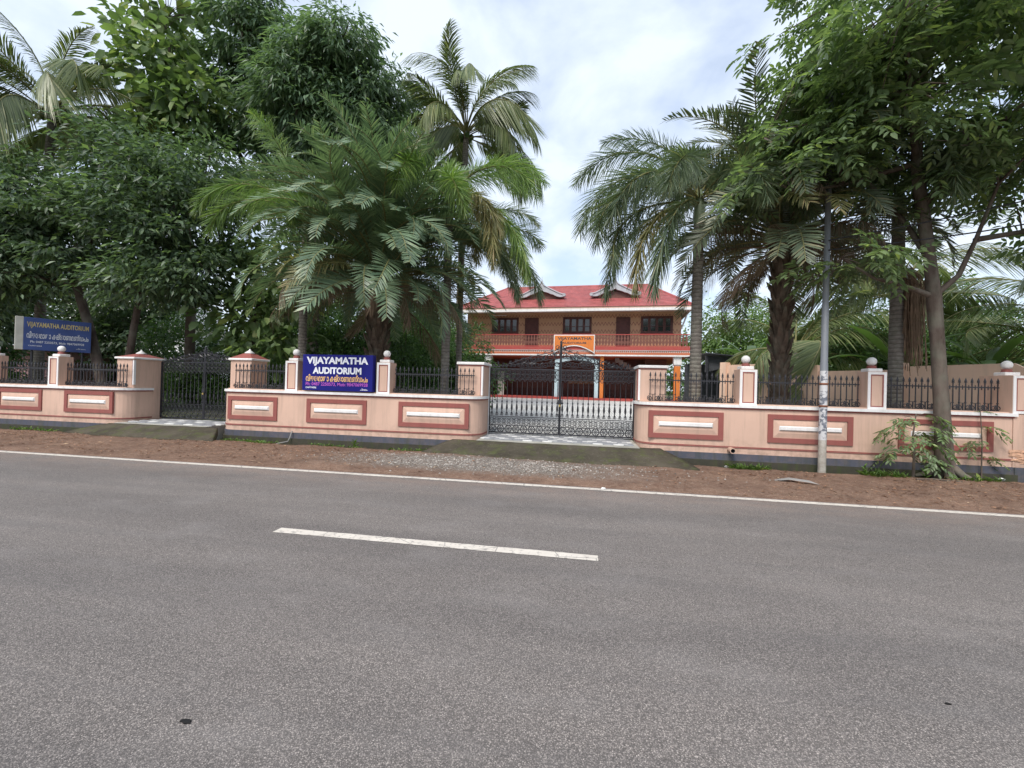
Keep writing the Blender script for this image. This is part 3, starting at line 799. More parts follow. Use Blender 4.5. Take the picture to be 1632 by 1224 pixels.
# drain pipe through the right wall; thin hose by the sign
dp = MB()
for r_, rv in ((.062, 1), (.046, -1)):
    ring = [[(3.30 + r_ * math.cos(a), y, 0.285 + r_ * math.sin(a)) for a in np.linspace(0, 2 * math.pi, 17)[:-1]] for y in (9.90, 10.14)]
    v = ring[0] + ring[1]; f = [(i, (i + 1) % 16, 16 + (i + 1) % 16, 16 + i) for i in range(16)]
    dp.add(v, f if rv > 0 else [q[::-1] for q in f], 0 if rv > 0 else 1, True)
lip = [(3.30 + r_ * math.cos(a), 9.90, 0.285 + r_ * math.sin(a)) for r_ in (.062, .046) for a in np.linspace(0, 2 * math.pi, 17)[:-1]]
dp.add(lip, [(i, 16 + i, 16 + (i + 1) % 16, (i + 1) % 16) for i in range(16)])
dp.add([(3.30 + .046 * math.cos(a), 10.06, 0.285 + .046 * math.sin(a)) for a in np.linspace(0, 2 * math.pi, 17)[:-1]], [tuple(range(16))], 1)
tag(dp.build("drain_pipe", [M["peach"], M["sheet"]]), "short round drain pipe sticking out low from the right wall", "pipe")
tag(MB().tube([(-7.36, 10.06, 0.24), (-7.36, 10.03, 0.20), (-7.37, 10.00, 0.10), (-7.40, 9.95, -0.02), (-7.75, 9.72, -0.10), (-8.15, 9.50, -0.10)], .016, 8)
    .build("outlet_hose", M["concrete"]), "thin grey outlet hose bending from the plinth below the blue sign", "hose")

# ------------------------------------------------------------------ iron railings on the walls
bar_mb = MB()
bar_mb.cbox(0, 0, .30, .016, .016, .60)
bar_mb.add([(-.020, -.012, .60), (.020, -.012, .60), (.020, .012, .60), (-.020, .012, .60), (0, 0, .68), (-.010, -.008, .575), (.010, -.008, .575), (.010, .008, .575), (-.010, .008, .575)],
           [(0, 1, 4), (1, 2, 4), (2, 3, 4), (3, 0, 4), (5, 6, 1, 0), (6, 7, 2, 1), (7, 8, 3, 2), (8, 5, 0, 3)])
bar_mb.cbox(0, 0, .572, .058, .012, .010)
bar_mb.cbox(0, 0, .150, .030, .022, .022)
ME_BAR = bar_mb.mesh("bar", M["iron"])
def spiral(cx, cz, r0, r1, turns, a0, sgn, n=26):
    return [(cx + (r0 + (r1 - r0) * t) * math.cos(a0 + sgn * turns * 2 * math.pi * t), 0, cz + (r0 + (r1 - r0) * t) * math.sin(a0 + sgn * turns * 2 * math.pi * t)) for t in np.linspace(0, 1, n)]
sc_mb = MB().tube(spiral(0, .062, .060, .018, 1.55, math.pi * .62, 1), .0095, 5)
ME_SCROLL = sc_mb.mesh("scroll", M["iron"])
sc2 = MB().tube([(-p[0], p[1], p[2]) for p in spiral(0, .062, .060, .018, 1.55, math.pi * .62, 1)], .0095, 5)
ME_SCROLL2 = sc2.mesh("scroll", M["iron"])
lf = MB(); lf.cbox(0, 0, .150, .085, .012, .010); lf.cbox(0, 0, .075, .018, .014, .150)
ME_FLEUR = lf.mesh("fleur", M["iron"])
def railing(label, x0, x1, z, y=10.30):
    r_ = empty("iron_railing", ((x0 + x1) / 2, y, z)); tag(r_, label, "railing", "black iron railings on the boundary wall")
    L = x1 - x0; n = max(2, round(L / 0.112)); d = L / n
    rl = MB().cbox(0, 0, .485, L + .05, .014, .026)
    for i in range(n):
        x = -L / 2 + (i + .5) * d
        rl.cbox(x, 0, .455, .014, .012, .045); rl.cbox(x, 0, .512, .010, .010, .03)
    rl.build("rail", M["iron"], r_)
    MB().cbox(0, 0, .004, L + .05, .02, .012).build("bottom_rail", M["iron"], r_)
    for i in range(n + 1):
        x = -L / 2 + i * d
        mobj("bar", ME_BAR, r_, (x, 0, .008))
        if i % 2 == 0: mobj("scroll", ME_SCROLL, r_, (x, -.008, .002))
        if i % 2 == 1 and i < n: mobj("scroll", ME_SCROLL2, r_, (x + d * .35, -.008, .002)); mobj("fleur", ME_FLEUR, r_, (x - d * .42, -.004, .002))
    return r_
ZR = ZT + .085
railing("black spiked railing left of the ball-topped post, behind the blue sign's left side", -9.28, -7.72, ZR)
railing("black spiked railing between the right post of the blue sign and the gate pier", -4.66, -2.62, ZR)
railing("black spiked railing beside the right gate pier, in front of the smooth palm trunk", 1.60, 3.40, ZR)
railing("black spiked railing in front of the rough date palm, behind the utility pole", 3.92, 5.93, ZR)
railing("black spiked railing at the far right, behind the roadside tree trunk", 6.45, 8.52, ZR)
railing("black spiked railing under the old faded sign, left end of the left wall", -17.28, -15.38, 1.235)
railing("black spiked railing beyond the left edge, second from the old sign", -19.66, -17.80, 1.235)
railing("black spiked railing beyond the left edge, third from the old sign", -22.16, -20.18, 1.235)
railing("black spiked railing beyond the left edge, fourth from the old sign", -24.56, -22.68, 1.235)
railing("black spiked railing in front of the two leaning dark trunks", -14.86, -12.80, 1.235)

# ------------------------------------------------------------------ gates
def gate(label, x0, x1, y, z0, z1, crown, group="ornate iron gates"):
    """double leaf wrought-iron gate; each leaf has its own bars, wheels and scrolls"""
    g = empty("iron_gate", ((x0 + x1) / 2, y, z0)); tag(g, label, "gate", group)
    half = (x1 - x0) / 2 - .01
    H = z1 - z0
    za, zb, zc, zd, ze, zf = .20, .43, .48, .84, H - .30, H          # wheel band, oval band, feet, baluster, crook line, top rail
    nb = 14 if half > 1.8 else 11
    sp = half / nb
    # shared pieces
    b = MB(); prof = [(.008, zc), (.018, zc + .05), (.009, zc + .08), (.014, zc + .12), (.029, zc + .18), (.024, zc + .25), (.010, zc + .32), (.020, zd), (.009, zd + .03), (.008, ze - .02)]
    b.lathe(prof, 8); b.cbox(0, 0, zc - .004, .075, .014, .014); b.cbox(0, 0, zd - .015, .046, .018, .014)
    b.tube([(-.032, 0, zc + .0), (-.026, 0, zc + .05), (0, 0, zc + .10)], .006, 5); b.tube([(.032, 0, zc), (.026, 0, zc + .05), (0, 0, zc + .10)], .006, 5)
    me_bar = b.mesh("baluster_bar", M["iron"])
    nw = 9 if half > 1.8 else 7
    ws = half / nw; wr = min(.088, ws * .44)
    wmb = MB()
    wmb.tube([(wr * math.cos(a), 0, wr * math.sin(a)) for a in np.linspace(0, 2 * math.pi, 21)], .012, 6, cap=False)
    wmb.tube([(.020 * math.cos(a), 0, .020 * math.sin(a)) for a in np.linspace(0, 2 * math.pi, 9)], .009, 5, cap=False)
    for k in range(8):
        a = k * math.pi / 4; c, s = math.cos(a), math.sin(a)
        wmb.add([(c * .015 - s * .004, -.005, s * .015 + c * .004), (c * wr * .65 - s * .013, -.005, s * wr * .65 + c * .013), (c * wr, -.005, s * wr), (c * wr * .65 + s * .013, -.005, s * wr * .65 - c * .013)], [(0, 1, 2, 3)])
    me_wheel = wmb.mesh("wheel_rosette", M["iron"])
    om = MB()
    om.tube([(sp * .36 * math.cos(a), 0, za + .115 + .085 * math.sin(a)) for a in np.linspace(0, 2 * math.pi, 17)], .009, 5, cap=False)
    om.tube([(sp * .17 * math.cos(a), 0, za + .115 + .040 * math.sin(a)) for a in np.linspace(0, 2 * math.pi, 11)], .007, 5, cap=False)
    for s_ in (-1, 1):
        for t_ in (-1, 1):
            om.tube([(s_ * sp * .5, 0, za + .115 + t_ * .03), (s_ * sp * .40, 0, za + .115 + t_ * .065), (s_ * sp * .28, 0, za + .115 + t_ * .100)], .0065, 4)
    me_oval = om.mesh("oval", M["iron"])
    # crook arch between bars and lattice above it
    am = MB()
    am.tube([(-sp / 2 + sp * t, 0, ze - .03 + .055 * math.sin(math.pi * t)) for t in np.linspace(0, 1, 9)], .008, 5)
    me_arch = am.mesh("crook_arch", M["iron"])
    lm = MB()
    zl = ze + .05; hl = zf - zl - .02
    for zc_, q in ((.27, .25), (.73, .25)):
        lm.tube([(sp * .46 * math.cos(a), 0, zl + hl * zc_ + hl * q * math.sin(a)) for a in np.linspace(0, 2 * math.pi, 13)], .010, 4, cap=False)
        lm.tube([(sp * .20 * math.cos(a), 0, zl + hl * zc_ + hl * q * .45 * math.sin(a)) for a in np.linspace(0, 2 * math.pi, 9)], .008, 4, cap=False)
    lm.cbox(sp / 2, 0, zl + hl / 2, .010, .012, hl)
    me_lat = lm.mesh("lattice_scroll", M["iron"])
    for side in (-1, 1):
        leaf = MB()
        s0, s1 = (-half - .005, -.012) if side < 0 else (.012, half + .005)
        leaf.cbox((s0 + s1) / 2, 0, .012, s1 - s0, .030, .026)
        for zz in (za, zb): leaf.cbox((s0 + s1) / 2, 0, zz + .005, s1 - s0, .024, .020)
        leaf.cbox((s0 + s1) / 2, 0, ze + .035, s1 - s0, .020, .014); leaf.cbox((s0 + s1) / 2, 0, zf, s1 - s0, .030, .030)
        inner = s1 if side < 0 else s0; outer = s0 if side < 0 else s1
        leaf.box(inner - .018, inner + .018, -.0155, .0155, 0, H + crown * 1.02); leaf.box(outer - .02, outer + .02, -.0155, .0155, 0, H)
        lo = leaf.build("gate_leaf", M["iron"], g)
        bars = [side * (sp * (i + .5)) for i in range(nb)]
        for x in bars:
            mobj("baluster_bar", me_bar, lo, (x, 0, 0)); mobj("oval", me_oval, lo, (x, 0, 0)); mobj("crook_arch", me_arch, lo, (x, 0, 0)); mobj("lattice_scroll", me_lat, lo, (x, 0, 0))
        for i in range(nw):
            mobj("wheel_rosette", me_wheel, lo, (side * ws * (i + .5), 0, .025 + .088))
        MB().cbox((s0 + s1) / 2, .004, .113, s1 - s0, .008, .010).build("wheel_bar", M["iron"], lo)
        # cresting: swept top curve filled with vine scrolls, leaves, rising to the centre post
        cr = MB()
        top = lambda t: H + .02 + crown * (0.04 + 0.80 * (t ** 1.25))           # t = 0 outer .. 1 centre
        X = lambda t: side * half * (1 - t)
        cr.tube([(X(t), 0, top(t) - .02 * math.sin(9 * t)) for t in np.linspace(0, .97, 26)], .011, 5)
        cr.tube([(X(t), 0, H + .02 + (top(t) - H) * .52) for t in np.linspace(.12, .97, 20)], .008, 5)
        rs = np.random.default_rng(3 + side)
        for t in np.linspace(.07, .95, 17):
            hgt = top(t) - H - .02
            if hgt < .05: continue
            rr_ = min(.085, hgt * .30)
            for lev in ((.25, .72) if hgt > .22 else (.45,)):
                cr.tube([(p[0], p[1] - .006, p[2]) for p in spiral(X(t), H + .02 + hgt * lev, rr_, rr_ * .2, 1.5, rs.random() * 6, 1 if rs.random() > .5 else -1, 18)], .010, 4)
        for t in np.linspace(.08, .96, 22):                                       # acanthus leaves
            hgt = top(t) - H; zc_ = H + hgt * rs.uniform(.35, 1.0); a = rs.uniform(.2, 2.9); l_ = rs.uniform(.09, .16)
            dx, dz = math.cos(a) * l_, math.sin(a) * l_; nx_, nz_ = -math.sin(a) * .024, math.cos(a) * .024
            cr.add([(X(t), -.014, zc_), (X(t) + dx * .5 + nx_, -.030, zc_ + dz * .5 + nz_), (X(t) + dx, -.014, zc_ + dz), (X(t) + dx * .5 - nx_, -.022, zc_ + dz * .5 - nz_)], [(0, 1, 2), (0, 2, 3)])
        for t in np.linspace(.18, .97, 9):                                        # curls standing on the top line
            cr.tube(spiral(X(t), top(t) + .028, .04, .010, 1.2, math.pi * 1.2 if side < 0 else -.6, -side, 14), .007, 4)
        cr.tube(spiral(side * .085, H + crown * .90, .075, .02, 1.3, math.pi if side > 0 else 0, side, 18), .009, 5)
        cr.build("cresting", M["iron"], lo)
    for s_ in (-1, 1):
        MB().lathe([(.022, 0), (.014, .02), (.024, .05), (.003, .10)], 8, (s_ * .012, 0, H + crown * 1.02)).build("spear_finial", M["iron"], g)
    MB().bevbox(-.05, .05, -.045, -.017, .80, .92, .006).build("lock_box", M["iron"], g)
    MB().bevbox(-.022, .022, -.064, -.046, .74, .80, .005).build("padlock", M["brass"], g)
    return g
gate("wide black ornate double gate in front of the red roofed building", -2.40, 1.36, 11.22, 0.315, 2.02, 0.66)
gate("black ornate double gate between the red capped pillars, under dark trees", -12.68, -9.66, 11.22, 0.315, 2.02, 0.38)

# ------------------------------------------------------------------ lettering
def text(name, body, x0, x1, z0, z1, mat, parent, y=-0.004, bold=0.0, depth=0.004, shear=0.0):
    """flat lettering filling the rectangle x0..x1, z0..z1 on a face looking to -Y"""
    c = bpy.data.curves.new(name, 'FONT'); c.body = body; c.offset = bold; c.resolution_u = 3; c.shear = shear
    o = bpy.data.objects.new(name + "_curve", c); COL.objects.link(o)
    bpy.context.view_layer.update()
    me = bpy.data.meshes.new_from_object(o.evaluated_get(bpy.context.evaluated_depsgraph_get()))
    bpy.data.objects.remove(o); bpy.data.curves.remove(c)
    n = len(me.vertices); co = np.zeros(n * 3, dtype=np.float32); me.vertices.foreach_get("co", co); co = co.reshape(-1, 3)
    mn, mx = co.min(0), co.max(0)
    out = np.zeros_like(co)
    out[:, 0] = x0 + (co[:, 0] - mn[0]) / (mx[0] - mn[0]) * (x1 - x0)
    out[:, 2] = z0 + (co[:, 1] - mn[1]) / (mx[1] - mn[1]) * (z1 - z0)
    out[:, 1] = y
    me.vertices.foreach_set("co", out.ravel()); me.update()
    me.materials.clear(); me.materials.append(mat); me.name = name
    ob = mobj(name, me, parent)
    ob["kind"] = "stuff"
    return ob

# new blue sign on the wall ledge
sg = empty("sign_board", (-6.12, 10.02, 1.315)); tag(sg, "bright blue sign board with white and gold lettering standing on the wall ledge", "sign")
MB().bevbox(-.975, .965, 0, .16, 0, .925, .008).build("board", M["sign_blue"], sg)
text("lettering", "VIJAYAMATHA", -.86, .84, .635, .865, M["sign_white"], sg, bold=.045)
text("lettering", "AUDITORIUM", -.68, .66, .43, .605, M["sign_white"], sg, bold=.045)
text("lettering", "വിജയമാതാ കല്യാണമണ്ഡപം", -.87, .84, .235, .42, M["sign_gold"], sg, bold=.03)
text("lettering", "Ph: 0487 2250573, Mob: 9847069928", -.87, .84, .115, .215, M["sign_violet"], sg, bold=.02)
text("lettering", "CAPITHERE", -.87, -.57, .055, .098, M["sign_white"], sg, bold=.02)
text("lettering", "ചിറയം", .64, .84, .030, .085, M["sign_white"], sg, bold=.02)
# old faded sign on posts, turned towards the road
p0 = Vector((-16.60, 10.35, 0)); p1 = Vector((-15.88, 11.62, 0)); dv = p1 - p0; wd = dv.length
so = empty("old_sign_board", ((p0 + p1) / 2)[:], math.atan2(dv.y, dv.x)); tag(so, "faded dark blue sign board raised on posts among the left trees", "sign")
MB().bevbox(-wd / 2, wd / 2, 0, .26, 2.27, 3.26, .008).build("board", M["sign_blue_old"], so)
MB().bevbox(-wd / 2 - .17, -wd / 2 - .002, .01, .25, 2.27, 3.27, .008).build("end_panel", M["sign_end"], so)
k_ = wd / 2
text("lettering", "VIJAYAMATHA AUDITORIUM", -k_ + .06, k_ - .06, 2.93, 3.13, M["sign_olive"], so, bold=.03)
text("lettering", "വിജയമാതാ കല്യാണമണ്ഡപം", -k_ + .06, k_ - .06, 2.63, 2.84, M["sign_grey"], so, bold=.03)
text("lettering", "Ph: 0487 2250573, Mob: 9847069928", -k_ + .14, k_ - .16, 2.48, 2.56, M["sign_grey"], so, bold=.02)
text("lettering", "CAPITHERE", -k_ + .10, -k_ + .38, 2.385, 2.42, M["sign_grey"], so, bold=.02)
text("lettering", "ചിറയം", k_ - .34, k_ - .12, 2.36, 2.40, M["sign_grey"], so, bold=.02)
for s_ in (-1, 1):
    MB().tube([(s_ * k_ * .75, .13, 0.2), (s_ * k_ * .75, .13, 2.30)], .03, 8).build("sign_post", M["iron"], so)

# ------------------------------------------------------------------ auditorium building
bl = empty("auditorium_building", (0, 31.0, 0), R(-3.77))
tag(bl, "two storey auditorium with red tiled roof, balcony and orange name board", "building")
XL, XR = -9.4, 7.35
ZF = 0.88
def part(name, mat, mb, parent=bl): return mb.build(name, mat, parent)
part("plinth", M["redband"], MB().box(XL + .3, XR - .2, -0.1, 13, 0.2, ZF))
part("ground_wall", M["brown"], MB().box(XL + .4, 4.6, 4.2, 4.4, ZF, 3.9).box(XL + .4, XL + .6, 1.5, 4.2, ZF, 3.9).box(4.4, 4.6, 4.4, 12.8, ZF, 3.9))
part("dado_band", M["wood"], MB().box(XL + .62, 4.4, 4.16, 4.199, ZF + .02, ZF + .62))
v_ = part("ventilator", mat_plain("tan_board", (0.30, 0.20, 0.12), 0.7), MB().box(-1.25, .85, 4.05, 4.158, 1.9, 2.35))
for k in range(4): part("slot", M["sheet"], MB().box(-1.15 + k * .5, -.78 + k * .5, 4.03, 4.049, 2.16, 2.30), v_)
slab = part("balcony_slab", M["orange_dark"], MB().box(XL, XR, 0, 13, 3.93, 4.54))
part("slab_soffit_band", M["white"], MB().box(XL - .03, XR + .03, -.06, .5, 3.90, 3.995), slab)
part("terracotta_band", M["orange_dark"], MB().box(XL - .02, XR + .02, -.045, .5, 4.0, 4.155), slab)
part("dentil_band", M["white"], MB().box(XL - .02, XR + .02, -.03, .5, 4.158, 4.30), slab)
me_d = MB().box(-.035, .035, -.05, -.031, 4.18, 4.25).mesh("dentil", M["orange_dark"])
for k in range(int((XR - XL) / .14)): mobj("dentil", me_d, slab, (XL + .07 + k * .14, 0, 0))
part("red_band", M["redband"], MB().box(XL - .05, XR + .05, -.09, .5, 4.303, 4.56), slab)
part("white_line", M["white"], MB().box(XL - .052, XR + .052, -.10, .4, 4.285, 4.302), slab)
uw = part("upper_wall", M["wallprint"], MB().box(XL + .3, 6.91, 1.3, 12.5, 4.541, 7.30))
# balcony railing: turned lozenge balusters
rl_ = part("balcony_rail", M["redband"], MB().box(XL, XR - .05, .06, .12, 5.40, 5.455).box(XL, XR - .05, .07, .11, 4.60, 4.64))
prof = [(.012, 4.62), (.03, 4.66), (.075, 4.80), (.10, 4.90), (.055, 4.99), (.03, 5.05), (.075, 5.13), (.055, 5.22), (.025, 5.28), (.05, 5.34), (.015, 5.41)]
bo = [(a * 1.1, z) for a, z in prof] + [(-a * 1.1, z) for a, z in reversed(prof)]
me_b = MB().prism_y(bo, .075, .105).mesh("baluster", mat_plain("brown_baluster", (0.17, 0.070, 0.052), 0.55, 0.15))
k = XL + .15
while k < XR - .1:
    mobj("baluster", me_b, bl, (k, 0, 0)); k += .215
def window(x0, x1, z0, z1, y, nsh=4):
    w = MB(); frame_ring(w, x0, x1, z0, z1, .07, y - .07, y + .02)
    w = w.build("window", M["wood"], bl)
    part("dark_room", M["glass"], MB().box(x0 + .07, x1 - .07, y - .012, y - .003, z0 + .07, z1 - .07), w)
    d = (x1 - x0 - .14) / nsh
    for i in range(nsh):
        a = x0 + .07 + i * d
        m_ = MB(); frame_ring(m_, a + .004, a + d - .004, z0 + .072, z1 - .072, .085, y - .055, y - .02)
        m_.box(a + .09, a + d - .09, y - .050, y - .025, z0 + .50, z0 + .535)
        part("shutter", M["wood"], m_, w)
    part("sill", M["redband"], MB().box(x0 - .05, x1 + .05, y - .11, y - .001, z0 - .07, z0 - .002), w)
for a, b_ in ((-7.05, -4.93), (-1.50, .62), (4.14, 6.34)): window(a, b_, 5.66, 6.89, 1.3)
for a, b_ in ((-4.42, -3.36), (2.40, 3.40)):
    d = MB(); frame_ring(d, a, b_, 4.543, 6.85, .07, 1.22, 1.31)
    d = part("door", M["wood"], d)
    part("door_leaf", M["wood"], MB().box(a + .07, b_ - .07, 1.25, 1.297, 4.56, 6.78), d)
    for z0, z1 in ((4.75, 5.55), (5.70, 6.60)): part("door_panel", M["wood"], MB().bevbox(a + .20, b_ - .20, 1.225, 1.249, z0, z1, .012), d)
part("tube_light", M["white"], MB().box(-7.2, -5.9, 1.22, 1.295, 7.05, 7.10))
# roof: fascia, tiled hip roof in overlapping courses, ridge
rf = part("roof", M["roof"], MB().add([(XL, -.28, 7.36), (XR, -.28, 7.36), (XR, 13.2, 7.36), (XL, 13.2, 7.36), (-6.6, 4.5, 9.90), (4.75, 4.5, 9.90), (4.75, 8.5, 9.90), (-6.6, 8.5, 9.90)],
        [(0, 1, 5, 4), (1, 2, 6, 5), (2, 3, 7, 6), (3, 0, 4, 7), (4, 5, 6, 7), (3, 2, 1, 0)]))
part("eave_board", M["white"], MB().box(XL, XR - .02, -.32, -.285, 7.06, 7.24).box(XR - .02, XR + .015, -.32, 13.2, 7.06, 7.24), rf)
part("eave_fascia", M["peach"], MB().box(XL, XR - .02, -.30, -.282, 7.242, 7.37).box(XR - .02, XR, -.30, 13.2, 7.242, 7.37), rf)
part("eave_soffit", M["white"], MB().box(XL, XR - .03, -.28, 1.4, 7.255, 7.30).box(6.7, XR - .03, 1.4, 13, 7.255, 7.30), rf)
nc = 17
for k in range(nc):
    t0, t1 = k / nc, (k + 1.25) / nc
    def P(t, s):
        xl_ = XL - .04 + (-6.6 - XL + .04) * t; xr_ = XR + .04 + (4.75 - XR - .04) * t
        return (xl_ + (xr_ - xl_) * s, -.34 + (4.5 + .34) * t, 7.335 + (9.93 - 7.335) * t)
    nseg = 46; v = []; f = []
    for i in range(nseg + 1):
        s = i / nseg; dz = .016 if i % 2 else 0.0
        a = P(t0, s); b_ = P(min(t1, 1), s)
        v += [(a[0], a[1], a[2] + .020), (a[0], a[1], a[2] + .062 + dz), (b_[0], b_[1], b_[2] + .022 + dz)]
    for i in range(nseg):
        q = i * 3
        f += [(q, q + 3, q + 4, q + 1), (q + 1, q + 4, q + 5, q + 2)]
    MB().add(v, f).build("tile_course", M["roof"], rf)
    # matching hip-end courses on the right
    y0_, y1_ = P(t0, 1)[1], 13.2 + .04 - (13.24 - 8.5) * t0; yb0, yb1 = P(min(t1, 1), 1)[1], 13.24 - (13.24 - 8.5) * min(t1, 1)
    a, b_ = P(t0, 1), P(min(t1, 1), 1)
    MB().add([(a[0], y0_, a[2] + .02), (a[0], y1_, a[2] + .02), (a[0], y0_, a[2] + .065), (a[0], y1_, a[2] + .065), (b_[0], yb0, b_[2] + .024), (b_[0], yb1, b_[2] + .024)],
             [(0, 1, 3, 2), (2, 3, 5, 4)]).build("tile_course", M["roof"], rf)
part("ridge_cap", M["roof"], MB().tube([(-6.7, 4.5, 9.94), (4.85, 4.5, 9.94)], .10, 8), rf)
part("hip_cap", M["roof"], MB().tube([(XR + .02, -.30, 7.42), (4.78, 4.5, 9.94)], .09, 8), rf)
part("hip_cap", M["roof"], MB().tube([(XL - .02, -.30, 7.42), (-6.62, 4.5, 9.94)], .09, 8), rf)
# curved ornamental gablets
def gablet(cx):
    top = []; n = 20
    for i in range(n + 1):
        s = -1 + 2 * i / n; a = abs(s)
        z = 8.52 + .86 * (1 - a) ** 1.15 + (.10 if a > .86 else 0) * (a - .86) / .14
        if a < .08: z += (.08 - a) * 3.0
        top.append((cx + s * 1.76, z))
    bot = []
    for i in range(n, -1, -1):
        s = -1 + 2 * i / n; a = abs(s)
        z = 8.40 if a > .74 else 8.44 + .50 * (1 - a / .74) ** .9 - .045 * abs(math.sin(a * 12))
        bot.append((cx + s * 1.72, z))
    g = MB()
    n2 = len(top)
    F = [(x, 1.10, z) for x, z in top] + [(x, 1.10, z) for x, z in reversed(bot)]
    B = [(x, 1.42, z) for x, z in top] + [(x, 1.42, z) for x, z in reversed(bot)]
    f = []
    for i in range(n2 - 1):
        f += [(n2 + i, n2 + i + 1, i + 1, i), (2 * n2 + i, 2 * n2 + i + 1, 3 * n2 + i + 1, 3 * n2 + i), (i, i + 1, 2 * n2 + i + 1, 2 * n2 + i), (n2 + i + 1, n2 + i, 3 * n2 + i, 3 * n2 + i + 1)]
    f += [(0, 2 * n2, 3 * n2, n2), (n2 - 1, 2 * n2 - 1, 4 * n2 - 1, 3 * n2 - 1)]
    gb = part("gablet", M["grey_board"], g.add(F + B, f))
    rib = MB().tube([(x, 1.08, z + .01) for x, z in top], .045, 6); part("gablet_rim", M["grey_board"], rib, gb)
    for s in (-1, 1): part("gablet_scroll", M["grey_board"], MB().tube([(cx + s * 1.72, 1.05, 8.55), (cx + s * 1.72, 1.40, 8.55)], .12, 12), gb)
    part("gablet_finial", M["grey_board"], MB().lathe([(.10, 0), (.11, .06), (.05, .12), (.075, .20), (.03, .30), (.006, .56)], 10, (cx, 1.25, 9.44)), gb)
    part("gablet_hollow", M["brown"], MB().box(cx - 1.2, cx + 1.2, 1.36, 1.40, 8.2, 8.78), gb)
    part("gablet_roof", M["roof"], MB().add([(cx - 1.7, 1.3, 8.50), (cx, 1.3, 9.36), (cx + 1.7, 1.3, 8.50), (cx - 1.7, 1.9, 8.50), (cx, 3.5, 9.36), (cx + 1.7, 1.9, 8.50)], [(0, 1, 4, 3), (1, 2, 5, 4)]), gb)
gablet(-3.18); gablet(2.27)
# name board hung on the balcony
sx0, sx1 = -1.97, .94
arch = [(sx0, 4.02), (sx0, 5.38), (sx1, 5.38), (sx1, 4.02)] + [(sx1 - .06 - (sx1 - sx0 - .12) * t, 4.10 + .48 * math.sin(math.pi * t)) for t in np.linspace(0.02, .98, 15)]
nb_ = part("name_board", M["white"], MB().prism_y(arch[::-1], -.20, -.11))
inn = [(sx0 + .06, 4.16), (sx0 + .06, 5.32), (sx1 - .06, 5.32), (sx1 - .06, 4.16)] + [(sx1 - .10 - (sx1 - sx0 - .20) * t, 4.20 + .46 * math.sin(math.pi * t)) for t in np.linspace(0.02, .98, 15)]
part("board_face", M["orange"], MB().prism_y(inn[::-1], -.215, -.201), nb_)
text("lettering", "VIJAYAMATHA", sx0 + .28, sx1 - .22, 4.95, 5.22, M["sheet"], nb_, y=-.219, bold=.03)
text("lettering", "AUDITORIUM", sx0 + .62, sx1 - .60, 4.72, 4.87, M["sheet"], nb_, y=-.219, bold=.03)
# columns of the porch
def column(x, r_, mat, zt, cap):
    c = part("column", mat, MB().bevbox(x - r_, x + r_, .15, .15 + 2 * r_, ZF, zt, .02))
    if cap:
        part("capital", M["white"], MB().add([(x + s * q, .15 + r_ + t * q, z) for z, q in ((3.20, r_ * .6), (3.36, r_ * 1.25), (3.929, r_ * 1.3)) for s, t in ((-1, -1), (1, -1), (1, 1), (-1, 1))],
             [(0, 3, 2, 1)] + [(a * 4 + i, a * 4 + (i + 1) % 4, a * 4 + 4 + (i + 1) % 4, a * 4 + 4 + i) for a in range(2) for i in range(4)]), c)
column(6.55, .20, M["orange"], 3.25, True); column(-7.0, .20, M["orange"], 3.25, True)
column(1.47, .13, M["orange"], 3.929, False)
column(-1.75, .15, M["skyblue"], 3.30, False); column(1.09, .15, M["skyblue"], 3.30, False)
ar = [(-1.9 + 3.14 * t, 3.32 + .28 * math.sin(math.pi * t)) for t in np.linspace(0, 1, 13)]
ar2 = [(x, z + .27) for x, z in ar]
am_ = MB()
for i in range(12):
    am_.prism_y([ar[i], ar[i + 1], ar2[i + 1], ar2[i]], .16, .40)
part("porch_arch", M["skyblue"], am_)
# staircase seen below the slab on the right
st = MB()
for i in range(9): st.box(2.4 + i * .28, 2.7 + i * .28, 2.0, 3.1, 3.75 - i * .17 - .17, 3.92 - i * .17 if i else 3.92)
part("stair_flight", M["concrete"], st)
part("side_room", M["brown"], MB().box(4.62, 6.2, 3.2, 4.1, ZF, 3.9))
part("side_door", M["sign_end"], MB().box(-6.55, -6.05, 1.6, 1.66, ZF, 2.75))
for s in (-1, 1): part("eave_bracket", M["white"], MB().tube([(6.93, 1.5 if s < 0 else 6.0, 6.0), (7.12, 1.5 if s < 0 else 6.0, 6.5), (7.3, 1.5 if s < 0 else 6.0, 7.05)], .06, 6))

# lean-to shed to the right of the building
sh = empty("lean_to_shed", (7.8, 25.5, 0)); tag(sh, "dark sheet roofed lean-to shed right of the auditorium", "shed")
MB().add([(-1.2, -1.6, 3.58), (1.55, -1.6, 3.34), (1.55, 3.5, 3.38), (-1.2, 3.5, 3.70), (-1.2, -1.6, 3.63), (1.55, -1.6, 3.39), (1.55, 3.5, 3.43), (-1.2, 3.5, 3.75)],
         [(0, 3, 2, 1), (4, 5, 6, 7), (0, 1, 5, 4), (1, 2, 6, 5), (2, 3, 7, 6), (3, 0, 4, 7)]).build("roof_sheet", M["sheet"], sh)
MB().add([(-1.2, -1.2, 3.5), (1.5, -1.2, 3.30), (-1.2, -1.2, 2.6), (-1.2, -1.15, 3.5), (1.5, -1.15, 3.30), (-1.2, -1.15, 2.6)], [(0, 2, 1), (3, 4, 5), (0, 1, 4, 3), (1, 2, 5, 4), (2, 0, 3, 5)]).build("side_sheet", M["sheet"], sh)
for x in (-1.1, 1.4): MB().tube([(x, -1.3, .5), (x, -1.3, 3.4)], .05, 8).build("shed_post", M["iron"], sh)
MB().box(-1.2, 1.5, 3.3, 3.4, .5, 3.3).build("shed_wall", M["sheet"], sh)
